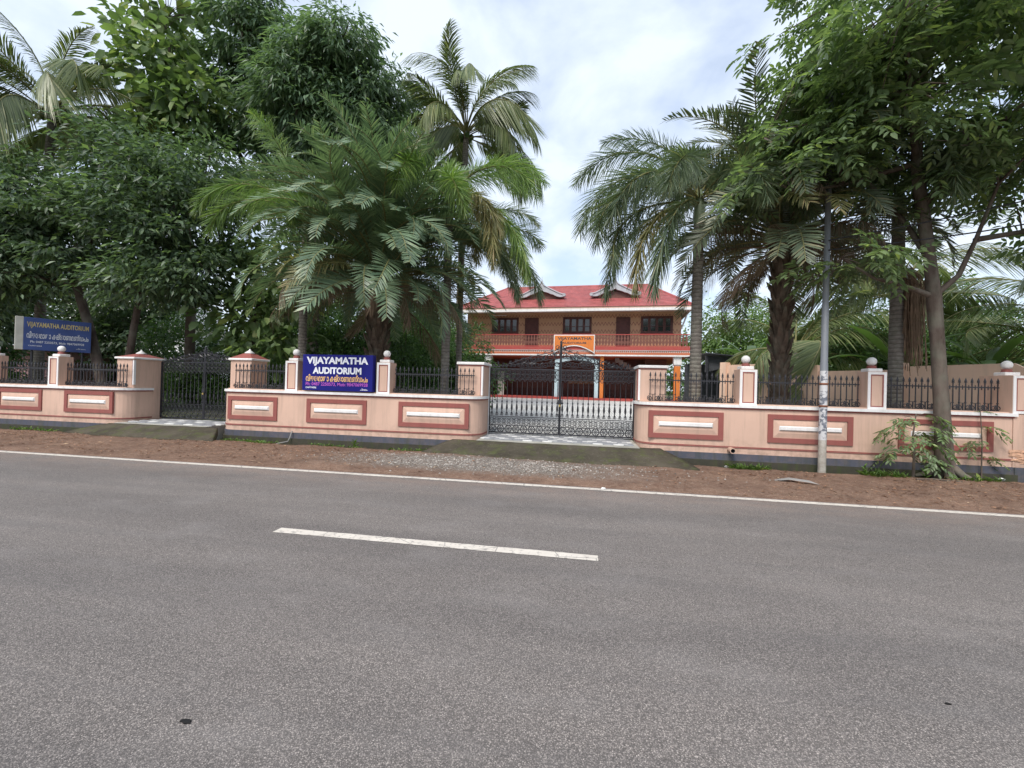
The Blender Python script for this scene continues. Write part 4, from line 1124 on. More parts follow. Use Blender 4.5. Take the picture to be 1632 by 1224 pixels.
for k, (x, h) in enumerate(((.1, 2.3), (.52, 2.5), (.95, 2.35), (1.30, 2.45))):
    MB().bevbox(x - .17, x + .17, -.6 - .05 * k, -.5 - .05 * k, .5, h, .02).build("leaning_slab", M["concrete"], sh)

# slanting side boundary wall with stepped top
sw = empty("side_boundary_wall", (10, 14, 0)); tag(sw, "long peach side wall with stepped top behind the right railings", "wall")
A0, A1 = Vector((11.9, 12.4, 0)), Vector((6.3, 20.0, 0)); U = (A1 - A0).normalized(); LN = (A1 - A0).length; Nn = Vector((-U.y, U.x, 0)) * .12
def seg(t0, t1, z0, z1, name="wall_bay", th=1.0, mat="peach2"):
    a, b_ = A0 + U * t0, A0 + U * t1; n_ = Nn * th
    q = [a - n_, b_ - n_, b_ + n_, a + n_]
    v = [(p.x - 10, p.y - 14, .1) for p in q] + [(p.x - 10, p.y - 14, z) for p, z in zip(q, (z0, z1, z1, z0))]
    return MB().add(v, [(0, 3, 2, 1), (4, 5, 6, 7), (0, 1, 5, 4), (1, 2, 6, 5), (2, 3, 7, 6), (3, 0, 4, 7)]).build(name, M[mat], sw)
seg(-.6, .5, 2.05, 2.18); seg(.5, 1.0, 2.18, 2.52); seg(1.0, 3.4, 2.52, 2.50); seg(3.4, 5.8, 2.40, 2.40); seg(5.8, 7.6, 2.50, 2.50); seg(7.6, LN, 2.74, 2.74)
for t in (3.4, 5.8, 7.6, LN): seg(t - .14, t + .14, 2.62 if t < 7 else 2.86, 2.62 if t < 7 else 2.86, "wall_pilaster", 1.8)

# neighbouring houses on the left
nh = empty("white_house", (-38, 30, 0), R(12)); tag(nh, "white two storey house showing through the trees on the left", "house")
MB().box(-6, 6, 0, 8, 0, 5.7).build("wall", M["house_white"], nh)
MB().box(-6.6, 6.6, -.9, 8.5, 5.70, 5.95).build("sunshade_slab", M["house_white"], nh)
MB().box(-5.0, 3.2, .6, 8, 5.951, 8.8).build("upper_wall", M["house_white"], nh)
MB().box(-6.2, 6.2, -.5, -.001, 3.45, 3.62).build("band", M["house_white"], nh)
for x in (-3.4, .4, 3.6):
    w_ = frame_ring(MB(), x - .6, x + .6, 4.0, 5.3, .08, -.06, .02).build("window", M["sign_grey"], nh)
    MB().box(x - .52, x + .52, -.012, -.002, 4.08, 5.22).build("pane", M["glass"], w_)
    MB().box(x - .03, x + .03, -.04, -.013, 4.08, 5.22).build("mullion", M["sign_grey"], w_)
pw = empty("pink_house", (-30, 17.5, 0), R(8)); tag(pw, "low pink house behind the railing at the left edge", "house")
MB().box(-5, 4.2, 0, 6, 0, 2.75).build("wall", M["pink"], pw)
MB().box(-5.4, 4.6, -.5, 6.4, 2.751, 2.95).build("roof_slab", M["pink"], pw)
w_ = frame_ring(MB(), -.6, .6, 1.0, 2.2, .08, -.06, .02).build("window", M["wood"], pw)
MB().box(-.52, .52, -.012, -.002, 1.08, 2.12).build("pane", M["glass"], w_)

# ------------------------------------------------------------------ vegetation generators
def leaf_arrays(P, D, Nv, L, W, fold=0.25, curl=0.0, big=False):
    """P base, D direction, Nv normal, L/W per leaf -> verts, faces"""
    n = len(P); L = np.broadcast_to(L, n)[:, None]; W = np.broadcast_to(W, n)[:, None]
    D = unit(D); S = unit(np.cross(D, Nv)); U = unit(np.cross(S, D))
    dn = np.array([0, 0, -1.0])
    pt = lambda t, s, u: P + D * L * t + S * W * s + U * W * u + dn * L * curl * t * t
    if big:
        V = np.stack([pt(0, 0, 0), pt(.28, .42, fold), pt(.66, .40, fold), pt(1, 0, 0), pt(.66, -.40, fold), pt(.28, -.42, fold)], 1)
        i = np.arange(n)[:, None] * 6
        F = np.concatenate([i + np.array([[0, 1, 2, 3]]), i + np.array([[0, 3, 4, 5]])])
        return V.reshape(-1, 3), F
    V = np.stack([pt(0, 0, 0), pt(.45, .5, fold), pt(1, 0, 0), pt(.45, -.5, fold)], 1)
    i = np.arange(n)[:, None] * 4
    F = np.concatenate([i + np.array([[0, 1, 2]]), i + np.array([[0, 2, 3]])])
    return V.reshape(-1, 3), F

def clump_centres(ells, n, r_, shell=0.55):
    vol = np.array([e[3] * e[4] * e[5] for e in ells]) ** (2 / 3); vol /= vol.sum()
    k = r_.choice(len(ells), n, p=vol)
    E_ = np.array(ells)[k]
    d = unit(r_.normal(size=(n, 3)))
    rad = shell + (1 - shell) * r_.random(n) ** 0.6
    rad = np.where(r_.random(n) < .18, rad * r_.random(n), rad)
    return E_[:, :3] + d * E_[:, 3:6] * rad[:, None], d, k

def crown_mesh(name, ells, nclump, per, cr, Ll, Lw, mat, seed, droop=0.3, flat=0.55, shell=0.55, big=False, fold=.2, curl=.15):
    r_ = np.random.default_rng(seed)
    C, d, k = clump_centres(ells, nclump, r_, shell)
    n = nclump * per
    ci = np.repeat(np.arange(nclump), per)
    sz = cr * (0.6 + 0.8 * r_.random(nclump))
    off = r_.normal(size=(n, 3)) * np.array([1, 1, flat]) * 0.55
    P = C[ci] + off * sz[ci][:, None]
    D = unit(off + 0.5 * d[ci] + r_.normal(size=(n, 3)) * .5); D[:, 2] -= droop
    Nv = unit(np.array([0, 0, 1.0]) + 0.55 * r_.normal(size=(n, 3)) + 0.35 * d[ci])
    V, F = leaf_arrays(P, D, Nv, Ll * (.65 + .6 * r_.random(n)), Lw * (.7 + .5 * r_.random(n)), fold, curl, big)
    return npmesh(name, V, F, mat), C

def limb_path(a, b_, sag=0.0, n=6, r_=None, wob=0.08):
    a, b_ = np.array(a, float), np.array(b_, float); L = np.linalg.norm(b_ - a)
    pts = []
    for t in np.linspace(0, 1, n):
        p = a + (b_ - a) * t; p[2] += sag * L * math.sin(math.pi * t)
        if r_ is not None and 0 < t < 1: p += r_.normal(size=3) * wob * L * .35
        pts.append(tuple(p))
    return pts

def broadleaf(name, label, trunk, ells, nclump, per, cr, Ll, Lw, leaf, bark, seed, cat="tree", group=None, twig_n=60, **kw):
    """trunk: list of (x,y,z,r); limbs grow from its top into every crown lobe"""
    r_ = np.random.default_rng(seed + 100)
    base = Vector(trunk[0][:3])
    t = empty(name, base[:]); tag(t, label, cat, group)
    o = np.array(base)
    tr = MB().tube([tuple(np.array(p[:3]) - o) for p in trunk], [p[3] for p in trunk], 10)
    tr.build("trunk", M[bark], t)
    me, C = crown_mesh("crown", [tuple(np.array(e[:3]) - o) + tuple(e[3:]) for e in ells], nclump, per, cr, Ll, Lw, M[leaf], seed, **kw)
    c = mobj("crown", me, t); c["kind"] = "stuff"
    lm = MB(); top = np.array(trunk[-1][:3]) - o; rt = trunk[-1][3]
    nodes = [top]
    for e in ells:
        e_ = np.array(e[:3]) - o
        p = limb_path(top if len(nodes) < 3 else nodes[int(np.argmin([np.linalg.norm(q - e_) for q in nodes]))], e_, .08, 6, r_)
        lm.tube(p, list(np.linspace(rt * .8, rt * .22, 6)), 6)
        nodes += [np.array(q) for q in p[2:]]
    nd = np.array(nodes)
    for i in r_.choice(len(C), min(twig_n, len(C)), replace=False):
        j = int(np.argmin(((nd - C[i]) ** 2).sum(1)))
        lm.tube(limb_path(nd[j], C[i], .05, 4, r_), [rt * .20, rt * .14, rt * .09, rt * .04], 4, cap=False)
    lo = lm.build("limbs", M[bark], t); lo["kind"] = "stuff"
    return t

def frond_mesh(name, L, el0, bend, nl, ll, lw, mats, seed, mode="feather", droop=0.25, vee=0.5, petiole=0.18, ang=0.9, sag=0.35, side=0.0, bexp=1.35):
    """one feather leaf growing along +X from the origin. el0: start elevation, bend: total fall of the rachis (rad)"""
    r_ = np.random.default_rng(seed)
    m = 24
    pts = [np.zeros(3)]; el = el0; az = 0.0; tang = []
    for i in range(m):
        t = (i + .5) / m
        e = el0 - bend * (t ** bexp); az = side * t
        d = np.array([math.cos(e) * math.cos(az), math.cos(e) * math.sin(az), math.sin(e)])
        tang.append(d); pts.append(pts[-1] + d * L / m)
    pts = np.array(pts); tang = np.array(tang + [tang[-1]])
    rad = np.linspace(L * .0085, L * .0012, m + 1)
    mb = MB().tube([tuple(p) for p in pts], list(rad), 5, cap=False)
    RV = np.array(mb.v); RF = np.array(mb.f)
    ts = petiole + (1 - petiole) * (np.arange(nl) + .5) / nl
    V = []; 
    sides = (-1, 1) if mode == "feather" else None
    recs = []
    if mode == "feather":
        for s in (-1, 1):
            for t in ts: recs.append((t + r_.normal() * .004, s, vee + r_.normal() * .12))
    else:      # plumose: leaflets all round the rachis
        for t in np.repeat(ts, 7):
            a = r_.uniform(0, 2 * math.pi)
            recs.append((t + r_.normal() * .006, math.cos(a), math.sin(a) * 1.0))
    n = len(recs); T = np.clip(np.array([q[0] for q in recs]), 0, .999); S_ = np.array([q[1] for q in recs]); A_ = np.array([q[2] for q in recs])
    fi = T * m; i0 = fi.astype(int); fr = (fi - i0)[:, None]
    P = pts[i0] * (1 - fr) + pts[i0 + 1] * fr; X = unit(tang[i0] * (1 - fr) + tang[np.minimum(i0 + 1, m)] * fr)
    Yv = unit(np.cross(np.array([0, 0, 1.0]) + 1e-4, X)); Z = np.cross(X, Yv)
    u = (T - petiole) / (1 - petiole)
    prof = np.minimum(1, .35 + 2.6 * np.clip(u, 0, 1)) * np.where(u > .6, 1 - .62 * ((u - .6) / .4) ** 1.6, 1)
    l_ = (ll * prof * (.85 + .3 * r_.random(n)))[:, None]
    fw = (ang + .45 * u + r_.normal(size=n) * .07)                           # how far leaflets lean to the tip
    ca, sa = np.cos(fw)[:, None], np.sin(fw)[:, None]
    if mode == "feather":
        D = X * sa + (Yv * S_[:, None] * np.cos(A_)[:, None] + Z * np.sin(A_)[:, None]) * ca
        nrm = unit(Z * np.cos(A_)[:, None] - Yv * (S_ * np.sin(A_))[:, None])
    else:
        D = X * sa + (Yv * S_[:, None] + Z * A_[:, None]) * ca
        nrm = unit(np.cross(D, np.cross(X, D) + .3 * r_.normal(size=(n, 3))))
    D = unit(D)
    S2 = unit(np.cross(D, nrm)); w = lw * (.8 + .4 * r_.random(n))[:, None] * prof[:, None] ** .5
    dn = np.array([0, 0, -1.0])
    f = lambda t, s: P + D * l_ * t + S2 * w * s + dn * l_ * (droop * t + sag * t * t)
    V = np.stack([f(0, .22), f(0, -.22), f(.35, .5), f(.35, -.5), f(.72, .40), f(.72, -.40), f(1, 0)], 1)
    i = np.arange(n)[:, None] * 7
    Q = np.concatenate([i + np.array([[0, 1, 3, 2]]), i + np.array([[2, 3, 5, 4]])]); T3 = i + np.array([[4, 5, 6]])
    k = len(RV)
    me = npmesh(name, np.concatenate([RV, V.reshape(-1, 3)]), [RF, Q + k, T3 + k], mats, [1] * len(RF) + [0] * (len(Q) + len(T3)))
    return me

def place_frond(parent, me, z, az, scl=1.0, tilt=0.0, roll_=0.0, off=(0, 0)):
    o = mobj("frond", me, parent, (off[0], off[1], z))
    o.rotation_euler = (Matrix.Rotation(az, 3, 'Z') @ Matrix.Rotation(-tilt, 3, 'Y') @ Matrix.Rotation(roll_, 3, 'X')).to_euler()
    o.scale = (scl,) * 3
    return o

GA = 2.39996
def date_palm(label, base, zc, trunk_r, L, leafmat, nfr, seed, lean=(0, 0), dead=14):
    """date palm: booted trunk, big head of stiff arching fronds, a skirt of dry ones"""
    r_ = np.random.default_rng(seed)
    p = empty("date_palm", base); tag(p, label, "palm tree", "date palms behind the boundary wall")
    h = zc - base[2]
    tb = MB().tube([(lean[0] * t, lean[1] * t, h * t) for t in np.linspace(0, 1, 9)], [trunk_r * q for q in (1.15, 1.0, .92, .88, .86, .9, 1.0, 1.15, .9)], 14)
    tk = tb.build("trunk", M["bark_date"], p)
    bt = MB(); nboot = int(h / .045)
    for i in range(nboot):
        t = i / nboot; a = i * GA; z = h * t + .02; up = .16 + .10 * t; rr = trunk_r * (1.0 + .12 * t)
        c, s = math.cos(a), math.sin(a); x0, y0 = lean[0] * t, lean[1] * t
        wv = .07; out = .04 + .08 * r_.random() + .10 * max(0, t - .6)
        q = lambda rad, side, dz: (x0 + c * rad - s * side, y0 + s * rad + c * side, z + dz)
        bt.add([q(rr * .8, -wv, -.08), q(rr * .8, wv, -.08), q(rr + out * .6, wv * .7, up * .5), q(rr + out * .6, -wv * .7, up * .5), q(rr + out, wv * .35, up * 1.25), q(rr + out, -wv * .35, up * 1.25), q(rr * .85, 0, up * .7)],
               [(0, 1, 2, 3), (3, 2, 4, 5), (3, 5, 6), (2, 6, 4), (0, 3, 6), (1, 6, 2), (4, 6, 5)])
    b = bt.build("leaf_boots", M["bark_date"], tk); b["kind"] = "stuff"
    V = {}
    for nm, (e0, bd, ll_) in dict(up=(1.40, 1.35, 1.0), mid=(1.12, 1.75, 1.0), out=(.78, 1.85, .95), low=(.34, 1.60, .90), hang=(-.05, 1.25, .80)).items():
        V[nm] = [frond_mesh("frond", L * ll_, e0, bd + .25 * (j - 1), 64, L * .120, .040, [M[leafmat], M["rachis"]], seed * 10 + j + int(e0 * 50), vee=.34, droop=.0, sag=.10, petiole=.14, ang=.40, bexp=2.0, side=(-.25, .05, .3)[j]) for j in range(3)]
    dd = [frond_mesh("frond", L * .74, .55 - .2 * j, 1.5 + .2 * j, 60, L * .075, .016, [M["frond_dead"], M["rachis_dead"]], seed * 10 + 40 + j, vee=.1, droop=1.1, sag=.6, petiole=.25, ang=.6, bexp=1.8) for j in range(3)]
    yy_ = [frond_mesh("frond", L * .86, .30 - .15 * j, 1.4, 60, L * .12, .024, [M["frond_yel"], M["rachis"]], seed * 10 + 60 + j, vee=.35, droop=.1, sag=.2, petiole=.2, ang=.5, bexp=1.8) for j in range(2)]
    for i in range(nfr):
        t = (i + .5) / nfr
        nm = "up" if t < .13 else "mid" if t < .42 else "out" if t < .70 else "low" if t < .92 else "hang"
        me = V[nm][i % 3]
        place_frond(p, me, h + .25 - .45 * t, i * GA + r_.normal() * .15, .85 + .3 * r_.random(), r_.normal() * .08, r_.normal() * .25, lean)
    for i in range(7): place_frond(p, yy_[i % 2], h - .22, i * GA * 1.7 + .6, .85 + .2 * r_.random(), r_.normal() * .1, r_.normal() * .3, lean)
    for i in range(dead): place_frond(p, dd[i % 3], h - .30 - .3 * r_.random(), i * GA + .9, .75 + .4 * r_.random(), -.1 + r_.normal() * .15, r_.normal() * .4, lean)
    return p

def ringed_trunk(parent, h, r0, r1, lean=(0, 0), bark="bark_palm", n=14, ring=.14):
    zs = []; 
    k = 0
    path = []; rad = []
    steps = int(h / (ring / 2))
    for i in range(steps + 1):
        t = i / steps
        path.append((lean[0] * t * t, lean[1] * t * t, h * t)); r_ = r0 + (r1 - r0) * t + (.035 * math.exp(-t * h / .25)); rad.append(r_ * (1.03 if i % 2 else 1.0))
    return MB().tube(path, rad, n).build("trunk", M[bark], parent)

def foxtail_palm(label, base, zc, L, leafmat, az_list, seed, r0=.13, lean=(0, 0), group="smooth trunked foxtail palms"):
    r_ = np.random.default_rng(seed)
    p = empty("foxtail_palm", base); tag(p, label, "palm tree", group)
    h = zc - base[2]; sh_ = .85
    ringed_trunk(p, h - sh_, r0, r0 * .82, lean)
    MB().tube([(lean[0], lean[1], h - sh_ + sh_ * t) for t in np.linspace(0, 1, 8)], [r0 * q for q in (.86, 1.02, 1.0, .9, .8, .68, .55, .4)], 12).build("crownshaft", M["crownshaft"], p)
    V = [frond_mesh("frond", L, e0, bd, 62, L * .18, .021, [M[leafmat], M["rachis"]], seed * 10 + j, mode="plume", droop=.10, sag=.25, petiole=.13, ang=.42, side=sd)
         for j, (e0, bd, sd) in enumerate(((1.25, 1.5, .2), (.95, 1.9, -.2), (.70, 2.1, .25), (.35, 1.9, -.1)))]
    yv = frond_mesh("frond", L, .0, 1.5, 58, L * .17, .021, [M["frond_yel"], M["rachis"]], seed * 10 + 9, mode="plume", droop=.2, sag=.3, petiole=.13, ang=.6)
    V.append(yv)
    V.append(frond_mesh("frond", L * 1.15, .15, 1.75, 60, L * .16, .021, [M[leafmat], M["rachis"]], seed * 10 + 12, mode="plume", droop=.25, sag=.3, petiole=.13, ang=.6, bexp=.9))
    V.append(frond_mesh("frond", L * 1.1, .05, 1.7, 58, L * .15, .021, [M["frond_yel"], M["rachis"]], seed * 10 + 13, mode="plume", droop=.25, sag=.3, petiole=.13, ang=.6, bexp=.9))
    for i, (az, k, s) in enumerate(az_list):
        place_frond(p, V[k], h - .10 - .05 * k, R(az), s, r_.normal() * .06, r_.normal() * .2, lean)
    return p

def coconut_palm(label, base, zc, L, nfr, seed, r0=.17, lean=(0, 0), group="coconut palms", low=.85):
    r_ = np.random.default_rng(seed)
    p = empty("coconut_palm", base); tag(p, label, "palm tree", group)
    h = zc - base[2]
    ringed_trunk(p, h, r0, r0 * .75, lean, ring=.2)
    V = [frond_mesh("frond", L, e0, bd, 84, L * .25, .040, [M["frond_coco"], M["rachis"]], seed * 10 + j, vee=v_, droop=dr, sag=.5, petiole=.2, ang=.85, side=sd)
         for j, (e0, bd, v_, dr, sd) in enumerate(((1.32, 1.45, .15, .1, .4), (1.10, 1.85, .05, .25, -.4), (.80, 1.95, -.05, .4, .4), (.45, 1.7, -.1, .5, -.2), (.0, 1.35, -.3, .6, .2)))]
    for i in range(nfr):
        t = (i + .5) / nfr * low
        k = min(4, int(t * 5))
        place_frond(p, V[k], h + .1 - .4 * t, i * GA + r_.normal() * .2, .85 + .3 * r_.random(), r_.normal() * .1, r_.normal() * .5, lean)
    for i in range(5):
        a = i * 1.3; MB().lathe([(.02, -.13), (.09, -.08), (.11, 0), (.08, .09), (.02, .13)], 8).build("coconut", M["leaf_banana"], p, loc=(lean[0] + .25 * math.cos(a), lean[1] + .25 * math.sin(a), h - .25))
    return p

# ------------------------------------------------------------------ palms
date_palm("big silvery date palm with a full round head behind the blue sign", (-5.92, 11.75, .25), 4.65, .29, 4.1, "frond_date", 185, 3, dead=14)
date_palm("shaded brownish date palm with a rough trunk beside the utility pole", (4.98, 11.75, .25), 5.6, .20, 4.0, "frond_date_dk", 120, 5, dead=22)
foxtail_palm("foxtail palm whose bright plumes show left of the big date palm", (-8.60, 12.1, .25), 6.9, 3.5, "frond_fox",
             [(182, 1, 1.05), (205, 2, 1.0), (165, 2, .95), (230, 3, .9), (150, 1, 1), (100, 1, 1), (60, 2, 1), (20, 1, .9), (300, 3, .8), (270, 0, .9)], 11)
foxtail_palm("foxtail palm with the stouter trunk just left of the main gate", (-3.92, 12.0, .25), 7.2, 3.3, "frond_fox",
             [(10, 1, 1.0), (340, 2, 1.0), (40, 1, .95), (85, 0, 1.0), (130, 1, .9), (200, 2, .9), (250, 2, .95), (290, 3, .95), (315, 4, .9), (345, 5, 1.0), (325, 6, .95)], 12)
foxtail_palm("slender paler foxtail palm close behind the stouter trunk left of the gate", (-3.98, 13.6, .25), 6.6, 3.2, "frond_fox_dk",
             [(5, 2, 1.0), (330, 3, 1.0), (350, 4, .9), (30, 1, 1), (60, 2, 1), (110, 1, 1), (160, 2, 1), (210, 1, 1), (260, 3, .9), (300, 4, .85), (335, 6, .95), (355, 5, 1.0), (318, 5, .95)], 13, r0=.10)
foxtail_palm("tall foxtail palm with a smooth grey trunk right of the main gate", (2.80, 11.15, .25), 6.55, 3.3, "frond_fox_dk",
             [(178, 1, 1.12), (190, 2, 1.15), (205, 3, 1.15), (165, 0, 1.0), (225, 3, 1.1), (250, 3, 1.0), (195, 5, 1.05), (218, 6, 1.0), (172, 5, .95), (240, 5, 1.0), (150, 2, 1.0), (100, 1, 1), (50, 1, 1), (20, 2, 1), (330, 3, .9), (290, 3, .9)], 14, r0=.145)
fp = foxtail_palm("foxtail palm with dry flower strings hanging, behind the roadside tree", (7.35, 11.4, .25), 6.6, 3.2, "frond_fox_dk",
             [(20, 1, 1), (70, 2, 1), (120, 1, 1), (170, 2, 1), (215, 1, 1), (260, 3, 1), (320, 2, 1)], 15, r0=.15)
hm = MB(); rr2 = random.Random(5)
for k in range(170):
    a = rr2.uniform(0, 6.28); q = rr2.uniform(.05, .30); x, y = .22 + q * math.cos(a) * .8, -.12 + q * math.sin(a) * .5
    z0 = 4.0 + rr2.uniform(-.25, .15); l_ = rr2.uniform(.8, 2.0)
    hm.tube([(x * .5, y * .5, z0 + .25), (x, y, z0), (x * 1.15 + rr2.uniform(-.05, .05), y * 1.1, z0 - l_ * .6), (x * 1.2 + rr2.uniform(-.1, .1), y, z0 - l_)], .008, 3, cap=False)
o_ = hm.build("dry_flower_strings", M["rachis_dead"], fp); o_["kind"] = "stuff"
coconut_palm("coconut palm with swept fronds high behind the big date palm", (-5.4, 18.3, .3), 12.8, 3.9, 40, 21, lean=(.1, 0), low=.95)
coconut_palm("coconut palm at the top left, behind the dark left trees", (-20.6, 13.3, .3), 11.6, 4.4, 38, 22, lean=(.3, 0), low=1.0)
coconut_palm("young coconut palm with low arching fronds behind the right side wall, nearest the shed", (9.0, 19.8, .3), 3.3, 4.0, 18, 23, r0=.2, low=1.0)
coconut_palm("young coconut palm with spreading fronds behind the right end of the side wall", (15.2, 15.2, .3), 3.2, 4.6, 20, 24, r0=.2, low=1.0)
coconut_palm("coconut palm standing behind the middle of the right side wall", (13.2, 20.5, .3), 6.2, 4.6, 20, 25, low=1.0)

# ------------------------------------------------------------------ broadleaf trees
broadleaf("dark_leafy_tree", "dark leafy tree with the thicker trunk leaning left behind the old sign",
          [(-15.55, 11.9, .25, .19), (-15.8, 11.9, 1.4, .16), (-16.3, 11.9, 3.0, .14), (-16.8, 11.8, 4.6, .12)],
          [(-17.6, 11.4, 6.4, 2.5, 2.2, 1.7), (-19.8, 11.0, 5.4, 2.4, 2.2, 1.8), (-15.6, 11.6, 6.1, 2.1, 2.0, 1.4), (-18.2, 11.6, 7.7, 2.3, 2.0, 1.2), (-20.6, 11.5, 7.0, 2.2, 2, 1.4), (-17.6, 10.8, 4.6, 1.9, 1.5, .7)],
          520, 46, .58, .23, .095, "leaf_dark", "bark_dark", 31, group="dark trees behind the left wall", twig_n=160, flat=.32, shell=.5)
broadleaf("dark_leafy_tree", "dark leafy tree with the thinner trunk leaning right behind the left wall",
          [(-15.30, 12.2, .25, .13), (-15.2, 12.2, 1.6, .12), (-14.95, 12.2, 3.2, .105), (-14.6, 12.2, 5.0, .09)],
          [(-13.6, 12.0, 6.8, 2.3, 2.0, 1.9), (-12.3, 11.8, 5.3, 1.6, 1.6, 1.3), (-14.9, 12.2, 8.8, 2.0, 1.8, 1.3), (-12.4, 12.2, 8.0, 1.8, 1.8, 1.3), (-13.4, 11.4, 4.5, 2.0, 1.3, .7)],
          430, 46, .58, .23, .095, "leaf_dark", "bark_dark", 32, group="dark trees behind the left wall", twig_n=140, flat=.32, shell=.5)
rm_ = np.random.default_rng(12); mango_lobes = []
for (x_, y_, z_, a_, b_, c_) in [(-13.6, 17.0, 15.8, 3.0, 2.6, 2.5), (-10.4, 17.0, 14.4, 2.5, 2.4, 2.1), (-15.4, 17.2, 13.4, 2.4, 2.4, 2.4), (-8.9, 17.3, 12.7, 1.9, 2.0, 1.7), (-12.3, 16.6, 12.4, 3.2, 2.4, 1.9), (-13.2, 18.2, 10.4, 3.0, 2.6, 1.6)]:
    for k in range(5):
        d_ = rm_.normal(size=3); d_ /= np.linalg.norm(d_); d_[1] = -abs(d_[1]) if k < 3 else d_[1]
        q_ = rm_.uniform(.95, 1.45); mango_lobes.append((x_ + d_[0] * a_ * .72, y_ + d_[1] * b_ * .72, z_ + d_[2] * c_ * .75, q_, q_, q_ * .8))
broadleaf("mango_tree", "big dense mango tree with a rounded crown against the sky",
          [(-12.6, 18.2, .3, .42), (-12.5, 18.2, 3.5, .36), (-12.3, 18.1, 7.5, .30), (-12.3, 18.0, 9.5, .26)],
          mango_lobes,
          1050, 44, .46, .34, .085, "leaf_mango", "bark_dark", 33, twig_n=120, droop=.8, shell=.82)
broadleaf("teak_tree", "tall large-leaved teak tree left of the mango tree",
          [(-16.3, 15.6, .3, .20), (-16.2, 15.5, 5.0, .17), (-16.6, 15.3, 10.0, .13), (-17.0, 15.2, 13.5, .09)],
          [(-17.3, 15.0, 16.4, 1.7, 1.6, 2.0), (-17.0, 14.8, 13.8, 1.8, 1.6, 1.4), (-15.7, 14.8, 12.4, 1.6, 1.5, 1.2), (-17.0, 15.0, 10.8, 1.8, 1.5, 1.2)],
          170, 14, .75, .44, .30, "leaf_teak", "bark_grey", 34, twig_n=150, droop=.25, big=True, fold=.12, curl=.25)
broadleaf("teak_tree", "young large-leaved teak beside the side gate, under the date palm fronds",
          [(-11.3, 13.4, .3, .10), (-11.4, 13.4, 2.5, .085), (-11.2, 13.3, 5.5, .06)],
          [(-11.4, 13.2, 3.6, 1.5, 1.2, 1.2), (-10.4, 13.2, 4.8, 1.4, 1.2, 1.2), (-11.9, 13.3, 5.9, 1.2, 1.0, 1.0), (-10.3, 13.3, 2.6, 1.3, 1.0, .8)],
          130, 14, .6, .34, .24, "leaf_teak", "bark_grey", 35, twig_n=100, droop=.3, big=True, fold=.12, curl=.25)

# roadside tree at the right: the largest leaf sprays are separate pieces
rt = empty("roadside_tree", (7.29, 9.85, 0)); tag(rt, "roadside tree with compound leaves and forked trunk at the right edge of the road", "tree")
tk_ = [(0, 0, -.08, .22), (-.02, 0, .12, .165), (-.05, 0, .6, .14), (-.12, 0, 1.6, .122), (-.21, 0, 2.8, .113), (-.28, 0, 3.6, .122), (-.36, 0, 4.3, .098), (-.52, 0, 5.4, .115), (-.68, -.05, 6.3, .095), (-.75, -.2, 7.4, .07), (-.7, -.3, 8.6, .04)]
tb_ = MB().tube([q[:3] for q in tk_], [q[3] for q in tk_], 12).build("trunk", M["bark_grey"], rt)
root = MB()
for a in (0.3, 1.7, 2.9, 4.2, 5.3): root.tube([(.10 * math.cos(a), .10 * math.sin(a), .16), (.26 * math.cos(a), .26 * math.sin(a), .03), (.48 * math.cos(a), .48 * math.sin(a), -.05)], [.09, .07, .03], 6)
o_ = root.build("roots", M["bark_grey"], tb_); o_["kind"] = "stuff"
limbs = [[(-.29, 0, 3.6), (-.75, -.1, 3.75), (-1.5, -.2, 3.95), (-2.2, -.4, 4.3)], [(-.29, 0, 3.6), (.1, -.05, 4.0), (.35, -.1, 4.7), (.55, -.3, 5.7), (1.2, -.6, 6.6)],
         [(-.36, 0, 4.3), (-.6, .3, 5.2), (-1.4, .4, 6.3), (-2.6, .2, 7.0), (-3.6, -.2, 6.9)], [(-.52, 0, 5.4), (-.1, -.6, 6.3), (.6, -1.6, 7.2), (1.2, -2.6, 7.6)],
         [(-.68, -.05, 6.3), (-1.4, -.9, 7.3), (-2.2, -2.0, 7.9), (-2.8, -2.6, 8.0)], [(-.75, -.2, 7.4), (-1.6, -.2, 8.6), (-2.4, -.4, 9.4)], [(-.7, -.3, 8.6), (.4, -.6, 9.6), (1.3, -.8, 10.2)],
         [(.35, -.1, 4.7), (1.3, .1, 4.9), (2.4, .1, 5.0), (3.4, -.2, 4.7)], [(-.52, 0, 5.4), (.6, .8, 6.4), (1.8, 1.2, 7.2), (3.0, 1.0, 7.6)], [(-.68, -.05, 6.3), (-1.3, .2, 6.2), (-2.2, -.3, 5.8), (-3.2, -.6, 5.6)]]
for lp in limbs:
    n_ = len(lp); MB().tube(lp, list(np.linspace(.060, .016, n_)), 7).build("limb", M["bark_grey"], rt)
